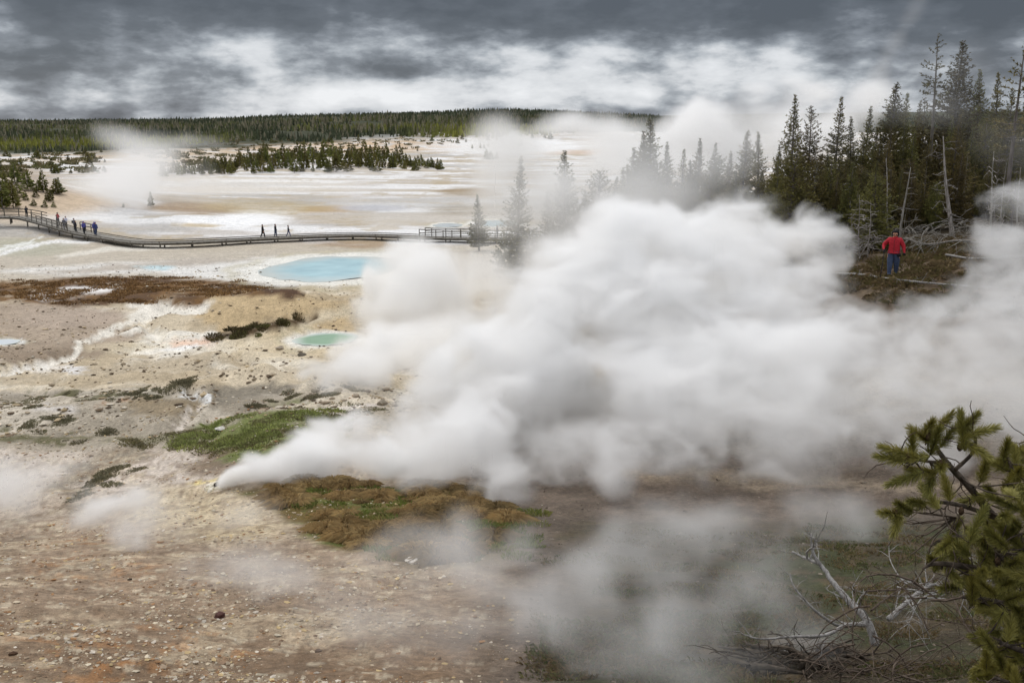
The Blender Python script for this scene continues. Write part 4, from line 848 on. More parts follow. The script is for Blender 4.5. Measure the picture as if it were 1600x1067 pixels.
def walker(px, off, rz, label, **k):
    p, a = on_walk(px, off); return person(p, a + rz, label, **k)
walker(38, -.7, 1.6, 'lone dark figure leaning at the railing near the left edge', top=dark, legs=dark, stride=.03, arms='fold', pack=dark)
walker(86.5, -.5, 2.0, 'person in a red jacket at the head of the group on the railed bend', h=1.85, top=red, legs=dark, stride=.08, arms='fold')
walker(93, .4, 1.2, 'person in black beside the red jacket on the railed bend', top=dark, legs=dark, stride=.1)
walker(101.5, -.2, .4, 'person in a white top in the middle of the group on the railed bend', top=white_c, legs=dark, stride=.05, arms='fold')
walker(106, .5, .4, 'dim grey figure half hidden behind the white top on the railed bend', h=1.6, top=grey_c, legs=grey_c, stride=.1)
walker(113.5, -.3, .8, 'person in a grey jacket with a dark hat near the tail of the group', top=grey_c, legs=dark, stride=.1, pack=dark)
walker(120, .3, .8, 'person in dark grey at the tail of the group by the last railing', h=1.62, top=dark, legs=dark, stride=.15)
walker(138, .4, 0, 'left one of the people in violet rain jackets on the open boardwalk', h=1.75, top=purp, legs=dark, stride=.15, scale_w=1.25, hood=purp)
walker(143.5, -.3, 0, 'middle one of the people in violet rain jackets, with a pale hat', h=1.82, top=purp, legs=denim, stride=.1, scale_w=1.2, hood=white_c)
walker(150, .0, .2, 'right one of the people in violet rain jackets on the open boardwalk', h=1.8, top=blue_c, legs=denim, stride=.12, scale_w=1.2, hood=purp)
walker(415, 0, 0, 'walker in a black coat and cap, leftmost of three strung out on the boardwalk', h=1.85, top=black, legs=dark, stride=.3, arms='swing', scale_w=1.15)
walker(431, -.2, .2, 'walker in a dark jacket and blue jeans between two others on the boardwalk', h=1.82, top=dark, legs=denim, stride=.12)
walker(447, 0, 0, 'slim walker in striding pose, rightmost of three strung out on the boardwalk', h=1.62, top=dark, legs=blue_c, stride=.34, arms='swing', scale_w=.9)
walker(777, 0, 0, 'ghostly grey figure standing on the boardwalk in the steam right of the small pine', h=1.75, top=grey_c, legs=grey_c, stride=.05, scale_w=1.1)
# the hiker
hg = ground(1394, 432); hx, hy = hg.x, hg.y; HH = 70 / F * hy; print('hiker at', hx, hy, HH)
hz = gz(hx, hy); ha = math.atan2(hx, hy)
her = person((hx, hy, hz + .02), math.pi - ha - .1, 'hiker in a red jacket, black hood and jeans facing the camera on the wooded slope', h=HH, top=red, legs=denim, hood=black, stride=.16, arms='hero', scale_w=1.5, hero=True)
k_ = HH / 1.72
gl = MB(); 
for s_ in (-1, 1): gl.tube([Vector((s_ * .052 + d_ * .034, .112 - abs(d_) * .012, 1.60)) * k_ for d_ in (-1, -.5, 0, .5, 1)], [.008, .024, .028, .024, .008], 8)
gl.obj('sunglasses', noisy('dark_lens', (.004, .004, .005), (.01, .01, .012), 5, .15, .6, 0), her)
hm = MB(); hm.tube([Vector((0, 0, z)) * k_ for z in (.885, .90, .925, .945)], [.235, .255, .25, .2], 16); hm.tube([Vector((0, .0, z)) * k_ for z in (1.44, 1.49, 1.53)], [.12, .11, .09], 12)
ho = hm.obj('jacket_hem', red, her)
zm = MB(); zm.tube([Vector((0, .205 - .02 * abs(z - 1.1), z)) * k_ for z in (.92, 1.0, 1.15, 1.3, 1.42)], .008, 5); zm.obj('zip', black, her)
gv = MB()
for s_, p in ((1, (.325, .285, .985)), (-1, (-.40, .195, .925))):
    for f in range(4): 
        b0 = Vector(p) + Vector((-.03 + .02 * f, .0, 0)); gv.tube([b0 * k_, (b0 + Vector((0, .045, -.02))) * k_, (b0 + Vector((0, .045, -.06))) * k_, (b0 + Vector((0, .015, -.07))) * k_], [.013, .012, .011, .009], 6)
    b0 = Vector(p) + Vector((-.045 * s_, -.01, 0)); gv.tube([b0 * k_, (b0 + Vector((-.012 * s_, .03, -.02))) * k_, (b0 + Vector((0, .055, -.035))) * k_], [.014, .012, .009], 6)
gv.obj('gloves', black, her)
bt = MB(); bt.box((-.22 * 1, .16, .90), (.13, .09, .13)); 
bo = bt.obj('waist_bag', black, her); bo.location = (0, 0, 0)
mw_ = Matrix.Translation(her.location) @ Matrix.Rotation(her.rotation_euler.z, 4, 'Z')
ph = mw_ @ (Vector((.325, .31, .96)) * k_); pt = Vector((ph.x - .22, ph.y - .35, 0)); pt.z = gz(pt.x, pt.y) - .03
d_ = (ph - pt).normalized()
pole = empty('hiking_pole', pt); tag(pole, 'thin black hiking pole planted by the hiker in the red jacket', 'hiking pole')
pm = MB(); pm.tube([(0, 0, 0), tuple((ph - pt) * .5), tuple((ph - pt) + d_ * .08)], [.012, .016, .016], 6); pm.obj('shaft', black, pole)
pm = MB(); pm.tube([tuple((ph - pt) - d_ * .03), tuple((ph - pt) + d_ * .14)], [.02, .017], 8); pm.obj('grip', black, pole)
pm = MB(); pm.tube([tuple(d_ * .10), tuple(d_ * .12)], [.045, .03], 10); pm.obj('basket', black, pole)

# ------------------------------------------------------------------ rocks
def rock(px, py, wpx, col, label, seed=0, flat=.6, group=None, c2=None):
    r = np.random.default_rng(seed); g = ground(px, py); w = wpx / F * g.y / 2
    bm_ = bpy.data.meshes.new('stone'); import bmesh
    b = bmesh.new(); bmesh.ops.create_icosphere(b, subdivisions=4, radius=1.0)
    pl = [(Vector(r.normal(size=3)).normalized(), r.uniform(.55, .9)) for _ in range(16)]
    for v in b.verts:
        p = v.co.copy()
        for n_, dd in pl:
            q_ = p.dot(n_)
            if q_ > dd: p -= n_ * (q_ - dd) * .9
        nz_ = float(noise3(np.array([[p.x * 3 + 9, p.y * 3 + 9, p.z * 3 + 9]]), seed)[0]) - .5
        p *= 1 + .14 * nz_; v.co = Vector((p.x * w * 1.05, p.y * w * .85, p.z * w * flat))
    b.to_mesh(bm_); b.free(); bm_.materials.append(noisy('rock_surface', tuple(srgb(*col) * .75), tuple(srgb(*(c2 or col))), 9 / max(w, .1) * .5, .9, .2, .7, 6, dist=.03))
    o = bpy.data.objects.new('rock', bm_); LINK(o); o.location = (g.x, g.y, g.z + w * flat * .35); o.rotation_euler = (0, 0, r.uniform(0, 6)); tag(o, label, 'rock', group); return o
rock(342, 964, 25, (88, 60, 54), 'dark red-brown rock lying alone on the pale gravel at the bottom left', 1, .55)
rock(645, 878, 34, (196, 188, 176), 'pale flat stone at the lower edge of the brown tussocks', 2, .4, c2=(226, 218, 206))
rock(203, 906, 9, (70, 58, 48), 'small blackish stone on the orange-stained gravel at the left', 3, .6)
rock(497, 1018, 14, (104, 88, 76), 'brown stone near the bottom edge below the thin steam', 4, .5)
rock(305, 1036, 13, (202, 190, 172), 'cream-coloured stone near the bottom edge at the left', 5, .6)
rock(20, 1022, 16, (88, 66, 50), 'brown angular stone in the bottom left corner', 6, .6)
rock(495, 1052, 12, (190, 180, 166), 'pale stone at the bottom edge, right of the cream-coloured one', 15, .5)
rock(346, 671, 22, (190, 186, 178), 'whitish stone lying in the green grass patch', 7, .35, c2=(220, 216, 208))
rock(493, 612, 16, (176, 166, 150), 'grey stone on the crest of the stony mound, leftmost of a row', 8, .6)
rock(528, 611, 15, (184, 172, 154), 'pale stone in the middle of the crest of the stony mound', 9, .6)
rock(556, 620, 15, (170, 156, 138), 'tan stone just below the crest of the stony mound', 10, .6)
rock(598, 632, 22, (150, 140, 124), 'large grey rock at the right end of the stony mound, touching the steam', 11, .7)
rock(540, 642, 26, (214, 202, 186), 'broad white-crusted rock low on the stony mound', 12, .4, c2=(232, 224, 212))
rock(437, 545, 14, (168, 156, 140), 'rounded grey rock on the rim of the green pool', 13, .6)
rock(472, 556, 15, (100, 92, 80), 'dark hollowed rock below the green pool', 14, .6)
# vent mouth of the steam jet
VX = ground(350, 757)
ve = empty('steam_vent', VX); tag(ve, 'white-crusted vent in the slope where the big steam jet comes out', 'steam vent')
vm = MB()
for k in range(26):
    a = k / 26 * 6.283; r_ = .34 + .07 * math.sin(k * 2.3); c = Vector((math.cos(a) * r_ * 1.3, math.sin(a) * r_, 0)); c.z = gz(VX.x + c.x, VX.y + c.y) - VX.z
    s_ = .06 + .04 * rnd.random(); vm.tube([c + Vector((0, 0, -s_)), c, c + Vector((0, 0, s_ * .7)), c + Vector((0, 0, s_))], [s_ * .9, s_ * 1.2, s_ * .8, s_ * .2], 6)
vm.obj('crust', noisy('sinter_crust', tuple(srgb(190, 180, 150)), tuple(srgb(232, 226, 214)), 9, .9, .2, .6), ve)
vm = MB(); vm.tube([(0, 0, -.2), (0, 0, .03)], [.2, .3], 14); vm.obj('mouth', darkwood, ve)

# ------------------------------------------------------------------ fallen wood
def log_obj(name, pts, rad, label, material, twigs=0, tl=.8, seed=0, seg=8, group=None, rt=.4, cat='fallen branch', upb=.3, lowest=None):
    r = random.Random(seed); pts = [Vector(p) for p in pts]; O_ = pts[0].copy()
    full_ = []
    for i in range(len(pts) - 1):
        p0, p1, p2, p3 = pts[max(i - 1, 0)], pts[i], pts[i + 1], pts[min(i + 2, len(pts) - 1)]
        for k in range(5):
            t = k / 5; full_.append(.5 * ((2 * p1) + (p2 - p0) * t + (2 * p0 - 5 * p1 + 4 * p2 - p3) * t * t + (3 * p1 - p0 - 3 * p2 + p3) * t ** 3))
    full_.append(pts[-1]); n = len(full_); full_ = [p - O_ + Vector((r.gauss(0, 1), r.gauss(0, 1), r.gauss(0, 1))) * rad * .05 for p in full_]
    e = empty(name, O_); tag(e, label, cat, group); M = MB(); M.tube(full_, [rad * (1 - (1 - rt) * (k / (n - 1))) * r.uniform(.96, 1.04) for k in range(n)], seg); M.obj('stem', material, e)
    if twigs:
        T = MB()
        for k in range(twigs):
            u = r.uniform(.1, .98); i = min(int(u * (n - 1)), n - 2); p = full_[i].lerp(full_[i + 1], u * (n - 1) - i); ax_ = (full_[i + 1] - full_[i]).normalized()
            d = (ax_ * r.uniform(.1, .8) + Vector((r.gauss(0, 1), r.gauss(0, .6), abs(r.gauss(0, upb))))).normalized(); L = tl * r.uniform(.3, 1); c = [p]
            for s_ in range(6): d = (d + Vector((r.gauss(0, .2), r.gauss(0, .2), r.gauss(0, .16) + .02))).normalized(); c.append(c[-1] + d * L / 6)
            r0 = rad * r.uniform(.13, .32); T.tube(c, [r0 * (1 - .85 * s_ / 6) for s_ in range(7)], 5, cap=False)
            for j in range(3):
                s0 = c[r.randint(2, 5)]; d2 = (d + Vector((r.gauss(0, .7), r.gauss(0, .7), r.gauss(0, .4)))).normalized(); T.tube([s0, s0 + d2 * L * .18, s0 + d2 * L * .33 + Vector((0, 0, r.uniform(-.06, .06)))], [r0 * .45, r0 * .3, r0 * .12], 4, cap=False)
        T.obj('twigs', material, e)
    return e
def gp(px, py, lift=.1): return ground(px, py, lift)
silver = noisy('silvered_wood', (.17, .16, .15), (.36, .345, .33), 26, .85, .2, .5, stretch=(1, 1, .3))
brownw = noisy('brown_twigs', (.06, .045, .035), (.15, .115, .09), 20, .9, .1, .4)
A0 = gp(1366, 1004, .25)
def around(px, py, Y): return P(px, py, Y)
Yd = A0.y
log_obj('dead_branch', [around(1368, 1008, Yd), around(1354, 968, Yd + .15), around(1326, 938, Yd + .35), around(1304, 912, Yd + .55), around(1284, 884, Yd + .8), around(1268, 876, Yd + .9), around(1238, 862, Yd + 1.1)], .052, 'thick silver-grey dead branch leaning over the dark grass, forked at its tip', silver, 9, .8, 3, 10, rt=.22)
log_obj('dead_branch', [around(1286, 888, Yd + .8), around(1272, 868, Yd + .85), around(1268, 850, Yd + .9), around(1267, 832, Yd + .95)], .03, 'short upright silver twig rising from the fork of the thick dead branch', silver, 3, .3, 4, 7, rt=.3)
log_obj('dead_branch', [around(1352, 972, Yd), around(1316, 978, Yd - .1), around(1290, 966, Yd - .2), around(1262, 942, Yd - .2), around(1240, 915, Yd - .1), around(1234, 895, Yd)], .024, 'long thin grey twig arching left and up from the thick dead branch', silver, 8, .5, 5, 6, rt=.25)
log_obj('dead_branch', [around(1350, 976, Yd - .2), around(1322, 976, Yd - .5), around(1290, 992, Yd - .8), around(1240, 994, Yd - 1), around(1190, 998, Yd - 1.1), around(1158, 990, Yd - 1.1)], .026, 'long thin grey twig stretching far left below the thick dead branch', silver, 14, .6, 6, 6, rt=.25)
log_obj('dead_branch', [around(1388, 968, Yd + .6), around(1425, 934, Yd + .8), around(1450, 916, Yd + 1), around(1462, 912, Yd + 1.1)], .04, 'pale forked dead branch lying right of the thick one, near the pine', silver, 10, .6, 8, 7, rt=.3)
# root plate and dark brush in the bottom right corner
def tangle(name, label, cx, cy, wpx, hpx, Y0, Y1, n, rad, material, seed, L=1.2, cat='brush', up=.3):
    r = random.Random(seed); c0 = P(cx, cy, (Y0 + Y1) / 2); M = MB()
    for k in range(n):
        p = P(cx + r.uniform(-.5, .5) * wpx, cy + r.uniform(-.5, .5) * hpx, r.uniform(Y0, Y1)); zg = gz(p.x, p.y) 
        if p.z < zg: p.z = zg + r.uniform(0, .1)
        d = Vector((r.gauss(0, 1), r.gauss(0, .5), r.gauss(0, up) + up * .5)).normalized(); c = [p]; l = L * r.uniform(.4, 1.1); bend = Vector((r.gauss(0, .16), r.gauss(0, .1), r.uniform(-.28, .08)))
        for s_ in range(8): d = (d + bend + Vector((r.gauss(0, .09), r.gauss(0, .09), r.gauss(0, .09)))).normalized(); c.append(c[-1] + d * l / 8)
        r0 = rad * r.choice((.4, .6, 1, 1.5)); M.tube([q_ - c0 for q_ in c], [r0 * (1 - .85 * s_ / 8) for s_ in range(9)], 5, cap=False)
        for j in range(3):
            s0 = c[r.randint(2, 7)] - c0; d2 = (d + Vector((r.gauss(0, .9), r.gauss(0, .7), r.gauss(0, .6)))).normalized(); e_ = s0 + d2 * l * .25; M.tube([s0, e_, e_ + (d2 + Vector((0, 0, -.3))) * l * .18], [r0 * .4, r0 * .28, r0 * .1], 4, cap=False)
    o = M.obj(name, material); o.location = c0; return tag(o, label, cat)
tangle('root_stump', 'dark torn-up root plate with splayed roots at the bottom edge', 1238, 1052, 150, 50, 10.2, 11.2, 70, .03, darkwood, 21, .75, 'tree stump', .25)
sm = MB(); p0 = P(1300, 1075, 10.6); sm.tube([P(1380, 1090, 10.5) - p0, P(1320, 1068, 10.6) - p0, P(1262, 1052, 10.7) - p0, P(1235, 1042, 10.8) - p0, P(1205, 1030, 10.9) - p0], [.20, .22, .17, .09, .04], 10); so_ = sm.obj('log', darkwood); so_.location = p0; tag(so_, 'dark rotting log running out of the torn-up root plate', 'log')
tangle('dead_brush', 'tangle of dark dead twigs at the foot of the foreground pine', 1450, 990, 260, 170, 8.0, 10.5, 74, .008, brownw, 22, 1.3, 'brush', .35)
tangle('dead_brush', 'pale tangle of silvery twigs behind the foreground pine\'s lower boughs', 1470, 920, 170, 50, 9.5, 11.5, 26, .007, silver, 23, .9, 'brush', .3)
tangle('dead_brush', 'thin dead twigs poking out left of the foreground pine\'s trunk', 1330, 1050, 200, 60, 9.0, 10.4, 50, .008, brownw, 24, .9, 'brush', .35)
# fallen logs and drift on the hiker's slope
def lay(pp, lift=.12): return [gp(x, y, lift) for x, y in pp]
log_obj('fallen_log', lay([(1268, 430), (1330, 428), (1400, 437), (1470, 444), (1560, 450), (1640, 455)], .08), .055, 'long pale fallen log lying across the slope below the hiker', silver, 16, .8, 30, 8, rt=.5, cat='fallen log')
log_obj('fallen_log', lay([(1478, 398), (1520, 404), (1570, 402), (1630, 398)], .12), .05, 'shorter pale fallen log right of the hiker, in front of the brush', silver, 12, .8, 31, 8, rt=.5, cat='fallen log')
log_obj('fallen_log', lay([(1415, 372), (1450, 382), (1500, 376), (1560, 385)], .2), .06, 'grey crooked fallen log in the brush pile right of the hiker', deadwood, 22, 1.2, 32, 8, rt=.5, cat='fallen log')
for k, (cx, cy, w_, h_, Y0, Y1, n, lab) in enumerate([(1445, 366, 70, 22, 43.5, 46, 44, 'heap of dead branches close behind the hiker\'s left arm'), (1545, 366, 120, 34, 43, 46, 60, 'wide heap of grey dead branches near the right edge'), (1350, 376, 60, 18, 44, 46, 30, 'low heap of dead twigs left of the hiker')]):
    tangle('branch_pile', lab, cx, cy, w_, h_, Y0, Y1, n, .018, deadwood, 40 + k, 1.4, 'branch pile', .35)

# ------------------------------------------------------------------ the pine in front
pbark = noisy('pine_bark', (.05, .04, .032), (.15, .12, .095), 22, .95, .1, .6)
def front_pine():
    r = random.Random(12); e0 = P(1640, 900, 5.6); base = Vector((e0.x + .15, e0.y + .1, gz(e0.x + .15, e0.y + .1))); e = empty('pine_tree', base)
    tag(e, 'young green pine close to the camera at the right edge, cut by the frame', 'tree')
    T = MB(); q_ = lambda x, y, Y: P(x + 14, y + 8, Y) - base
    limbs = [([Vector((0, 0, -.2)), q_(1650, 1000, 5.65), q_(1640, 850, 5.6), q_(1652, 730, 5.6), q_(1660, 640, 5.6)], .075, .03),
      ([q_(1643, 900, 5.6), q_(1590, 842, 5.4), q_(1540, 800, 5.2), q_(1500, 752, 5.1), q_(1470, 720, 5.0), q_(1448, 690, 5.0), q_(1436, 668, 4.95)], .030, .008),
      ([q_(1540, 800, 5.2), q_(1490, 782, 5.1), q_(1440, 776, 5.0), q_(1400, 786, 4.95), q_(1384, 790, 4.9)], .015, .006),
      ([q_(1478, 726, 5.0), q_(1505, 700, 4.95), q_(1510, 675, 4.9), q_(1498, 660, 4.9)], .012, .005),
      ([q_(1470, 716, 5.0), q_(1430, 712, 4.9), q_(1395, 706, 4.85), q_(1384, 712, 4.8)], .010, .004),
      ([q_(1640, 850, 5.6), q_(1600, 780, 5.3), q_(1575, 740, 5.2), q_(1560, 706, 5.2)], .022, .007),
      ([q_(1645, 800, 5.6), q_(1620, 740, 5.5), q_(1600, 700, 5.5), q_(1594, 680, 5.5)], .018, .006),
      ([q_(1642, 930, 5.6), q_(1580, 900, 5.2), q_(1510, 880, 5.0), q_(1450, 872, 4.9), q_(1428, 880, 4.85)], .026, .007),
      ([q_(1642, 960, 5.6), q_(1590, 950, 5.2), q_(1540, 930, 5.0), q_(1490, 925, 4.9)], .024, .007),
      ([q_(1645, 1000, 5.6), q_(1600, 1010, 5.1), q_(1560, 1000, 4.9), q_(1525, 985, 4.8)], .024, .007),
      ([q_(1648, 1040, 5.6), q_(1610, 1070, 5.1), q_(1570, 1060, 4.9), q_(1540, 1050, 4.8)], .022, .007),
      ([q_(1560, 820, 5.25), q_(1510, 830, 5.1), q_(1465, 832, 5.0), q_(1440, 845, 4.95)], .016, .006),
      ([q_(1590, 842, 5.4), q_(1560, 870, 5.1), q_(1540, 850, 4.9)], .016, .006)]
    nodes = []
    for pts, a_, b_ in limbs:
        m = []; 
        for i in range(len(pts) - 1):
            p0, p1, p2, p3 = pts[max(i - 1, 0)], pts[i], pts[i + 1], pts[min(i + 2, len(pts) - 1)]
            for k in range(5):
                t = k / 5; m.append(.5 * ((2 * p1) + (p2 - p0) * t + (2 * p0 - 5 * p1 + 4 * p2 - p3) * t * t + (3 * p1 - p0 - 3 * p2 + p3) * t ** 3))
        m.append(pts[-1]); n = len(m); T.tube(m, [(a_ + (b_ - a_) * k / (n - 1)) * r.uniform(.92, 1.08) for k in range(n)], 9 if a_ > .02 else 7)
        if a_ < .07: nodes += m
    tips = []   # px, py, depth, direction (screen x, up), length px
    for px, py, Y, dx, dy in [(1436, 662, 4.95, -.1, 1), (1424, 672, 4.95, -.9, .4), (1452, 660, 5.0, .5, .9), (1466, 676, 5, .6, .8), (1446, 684, 4.9, -.2, .6), (1498, 655, 4.9, .5, .9), (1512, 668, 4.9, 1, .4), (1490, 668, 4.9, -.3, 1), (1508, 692, 4.9, .9, -.3),
        (1382, 708, 4.8, -1, .2), (1396, 700, 4.8, -.7, .3), (1410, 694, 4.85, -.3, .8), (1420, 706, 4.85, -.5, -.3), (1404, 738, 4.85, -.9, -.3), (1430, 728, 4.9, -.6, .2), (1440, 745, 4.9, -.3, -.6), (1456, 720, 4.9, -.4, .3), (1380, 794, 4.85, -.9, .1), (1388, 806, 4.85, -.6, -.8), (1400, 786, 4.9, -.6, .5), (1420, 778, 4.9, -.7, .2), (1440, 770, 4.9, -.3, .4), (1466, 758, 5, -.2, .6),
        (1522, 730, 5.1, -.2, 1), (1534, 760, 5.1, -.8, .5), (1510, 770, 5.1, -.7, -.2), (1556, 700, 5.2, -.2, 1), (1572, 712, 5.2, .4, 1), (1590, 690, 5.4, 0, 1), (1546, 720, 5.2, -.7, .6), (1600, 672, 5.5, .2, 1)]:
        tips.append((px, py, Y, dx, dy))
    for px in range(1440, 1640, 19):
        for py in range(702, 1078, 17):
            x = px + r.uniform(-10, 10); y = py + r.uniform(-9, 9)
            lim = np.interp(y, [700, 750, 790, 830, 870, 900, 930, 960, 1000, 1067], [1568, 1545, 1535, 1445, 1436, 1446, 1500, 1520, 1515, 1500])
            if x < lim + (10 if y > 760 else 0): continue
            if r.random() < .10: continue
            tips.append((x, y, r.uniform(4.75, 5.5), r.uniform(-1, .25), r.uniform(-.35, 1)))
    NV, NTt, ncol = [], [], []; nn = 0
    for px, py, Y, dx, dy in tips:
        p = q_(px, py, Y); tb = min(nodes, key=lambda a: (a - p).length + (.06 if a.z > p.z + .05 else 0)); d = Vector((dx + r.gauss(0, .15), r.gauss(-.25, .45), dy + r.gauss(0, .15))).normalized(); L = r.uniform(.11, .19)
        st_ = p - d * L * .5; mid = tb.lerp(st_, .5) + Vector((0, 0, -.02)) - d * .02; en = p + d * L * .5
        T.tube([tb, tb.lerp(mid, .6) + Vector((r.gauss(0, .01), r.gauss(0, .01), 0)), mid, st_, en], [.006, .005, .0045, .004, .0025], 5, cap=False)
        nn_ = int(900 * L / .18); u_ = d.orthogonal().normalized(); v_ = d.cross(u_); hue = r.random()
        for k in range(nn_):
            s_ = r.random(); o_ = st_ + (en - st_) * s_; w = r.uniform(0, 6.283); an = r.uniform(.45, 1.0) * (1.1 - .75 * s_ ** 3); rad = u_ * math.cos(w) + v_ * math.sin(w)
            nd = (d * math.cos(an) + rad * math.sin(an)); ln = r.uniform(.036, .06) ; tip_ = o_ + nd * ln + Vector((0, 0, -.004)); sd = nd.cross(Vector((r.gauss(0, 1), r.gauss(0, 1), r.gauss(0, 1)))).normalized() * .0011
            NV += [o_ - sd, o_ + sd, tip_ + sd * .5, tip_ - sd * .5]; NTt.append((nn, nn + 1, nn + 2, nn + 3)); nn += 4
            y_ = r.random() * .6 + hue * .4; c_ = srgb(112, 116, 56) * (1 - y_) + srgb(184, 172, 90) * y_; c_ = c_ * r.uniform(.6, 1.1); ncol += [c_] * 4
    # bare dead twigs inside
    T.obj('trunk', pbark, e)
    B = MB()
    for k in range(70):
        a = r.choice(nodes); d = Vector((r.uniform(-1, .3), r.gauss(0, .5), r.uniform(-.8, .5))).normalized(); c = [a]
        for s_ in range(5): d = (d + Vector((r.gauss(0, .35), r.gauss(0, .3), r.gauss(0, .3)))).normalized(); c.append(c[-1] + d * r.uniform(.03, .06))
        B.tube(c, [.0045, .004, .0034, .003, .0024, .0015], 4, cap=False)
    for k in range(12):
        a = q_(r.uniform(1400, 1470), r.uniform(790, 860), r.uniform(4.95, 5.2)); d = Vector((r.uniform(-1, -.2), 0, r.uniform(-.5, .5))).normalized(); c = [q_(1480, 800, 5.1), a.lerp(q_(1480, 800, 5.1), .4), a, a + d * .05 + Vector((0, 0, .02)), a + d * .1]
        B.tube(c, [.005, .004, .0034, .0026, .0015], 4, cap=False)
    B.obj('dead_twigs', brownw, e)
    cmz = noisy('cone', (.05, .03, .02), (.12, .08, .05), 90, .9, .1, .6)
    for px, py, Y in ((1437, 674, 4.93), (1384, 792, 4.86), (1486, 690, 4.9), (1404, 705, 4.8), (1488, 790, 5.0), (1545, 868, 4.9), (1455, 716, 4.9)):
        cn = MB(); c = q_(px, py, Y); cn.tube([c + Vector((0, 0, -.022)), c + Vector((0, 0, -.008)), c + Vector((0, 0, .01)), c + Vector((0, 0, .022))], [.006, .016, .014, .004], 8); cn.obj('cone', cmz, e)
    me = trimesh('needles', [tuple(v) for v in NV], NTt, colmat('front_needles', .55, .35, .12, 4), np.array(ncol), quads=True); o = bpy.data.objects.new('needles', me); LINK(o); o.parent = e
    return e
front_pine()
# ------------------------------------------------------------------ steam (real volumes)
def steam_mat(name, dens, col=(.995, .995, 1), aniso=.25):
    m = bpy.data.materials.new(name); m.use_nodes = True; t = m.node_tree; t.nodes.clear(); o = t.nodes.new('ShaderNodeOutputMaterial'); v = t.nodes.new('ShaderNodeVolumePrincipled')
    v.inputs['Color'].default_value = (*col, 1); v.inputs['Density'].default_value = dens; v.inputs['Anisotropy'].default_value = aniso; v.inputs['Density Attribute'].default_value = 'density'; v.inputs['Absorption Color'].default_value = (1, 1, 1, 1)
    t.links.new(v.outputs[0], o.inputs['Volume']); return m
def fbm3(p, o, seed, gain=.5, billow=False):
    s = 0; a = 1; t = 0
    for k in range(o):
        n = noise3(p * (2.05 ** k) + 13.7 * k, seed + k)
        if billow: n = 1 - np.abs(2 * n - 1) 
        s = s + a * n; t += a; a *= gain
    return s / t
def volume(name, blobs, vs, scale, amp, label, seed, soft=1.0, octs=4, billow=.5, warp=.6, mod=1.2, wob=1.0, org=None, dens=1.0, stretch=(1, 1, 1), fine=None):
    """blobs: (px, py, Y, rx px, ry px, depth m, density). Builds a density grid and hands it to a Volume Cube node."""
    B = []
    for px, py, Y, rx, ry, rd, de in blobs:
        Y = min(Y, ground(px, py + .6 * ry).y - .45 * rd); c = P(px, py, Y); B.append((c.x, c.y, c.z, rx / F * Y, rd, ry / F * Y, de))
    B = np.array(B); pad = 1.5; ex = .42 / scale * wob if org is None else .25 / scale
    mn = (B[:, :3] - B[:, 3:6] * pad).min(0) - ex; mxx = (B[:, :3] + B[:, 3:6] * pad).max(0) + ex
    n = np.maximum(np.ceil((mxx - mn) / vs).astype(int) + 1, 4); ax_ = [np.linspace(mn[k], mxx[k], n[k]).astype(np.float32) for k in range(3)]
    G = np.stack(np.meshgrid(*ax_, indexing='ij'), -1); g = G * np.float32(scale) * np.array(stretch, np.float32)
    wv = np.stack([noise3(g * .9 + 3.1 * k, seed + 40 + k) - .5 for k in range(3)], -1)
    g2 = g + wv * warp
    f = fbm3(g2, octs, seed); nb = fbm3(g2 * 1.15, octs, seed + 9, .55, True)
    f = (1 - billow) * (f - .5) * 2.2 + billow * (nb - .58) * 1.5
    lo = np.stack([fbm3(G * np.float32(scale * .38) + 7.7 * k, 2, seed + 60 + k) - .5 for k in range(3)], -1)
    Gw = G + wv * np.float32(.34 / scale * wob) + lo * np.float32(1.5 / scale * wob)
    if org is not None:
        v0 = P(*org); k_ = np.clip(np.sqrt((G[..., 0] - v0.x) ** 2 + (G[..., 1] - v0.y) ** 2 + (G[..., 2] - v0.z) ** 2) / 4.5 - .12, .03, 1)[..., None]; Gw = G + (Gw - G) * k_
    D = np.zeros(n, np.float32)
    for bx, by, bz, rx, rd, rz, de in B:
        sl_ = []
        for k, (c, rr) in enumerate(((bx, rx), (by, rd), (bz, rz))):
            i0 = np.searchsorted(ax_[k], c - rr * pad - ex); i1 = np.searchsorted(ax_[k], c + rr * pad + ex); sl_.append(slice(max(i0, 0), min(i1 + 1, n[k])))
        q = Gw[tuple(sl_)]; r = np.sqrt(((q[..., 0] - bx) / rx) ** 2 + ((q[..., 1] - by) / rd) ** 2 + ((q[..., 2] - bz) / rz) ** 2)
        ff = f[tuple(sl_)]; v = np.clip(((1 - r) + ff * amp) / soft, 0, 1); v = v * v * (3 - 2 * v) * de * np.clip(np.exp(mod * ff), .04, 3.2)
        D[tuple(sl_)] = np.maximum(D[tuple(sl_)], v)
    for k in range(3):
        e = np.minimum(np.arange(n[k]), np.arange(n[k])[::-1]) / 4.0; sh = [1, 1, 1]; sh[k] = n[k]; D *= np.clip(e, 0, 1).reshape(sh).astype(np.float32)
    D[D < .004 * D.max()] = 0
    m_ = steam_mat(name + '_vapour', dens)
    me = bpy.data.meshes.new(name); me.vertices.add(D.size); a = me.attributes.new('d', 'FLOAT', 'POINT'); a.data.foreach_set('value', D.ravel()); me.materials.append(m_)
    ob = bpy.data.objects.new(name, me); LINK(ob); tag(ob, label, 'steam', kind='stuff')
    t = bpy.data.node_groups.new(name, 'GeometryNodeTree')
    for io in ('INPUT', 'OUTPUT'): t.interface.new_socket('Geometry', in_out=io, socket_type='NodeSocketGeometry')
    N = t.nodes.new; L = t.links.new; gi = N('NodeGroupInput'); go = N('NodeGroupOutput'); vc = N('GeometryNodeVolumeCube')
    vc.inputs['Min'].default_value = mn.tolist(); vc.inputs['Max'].default_value = mxx.tolist()
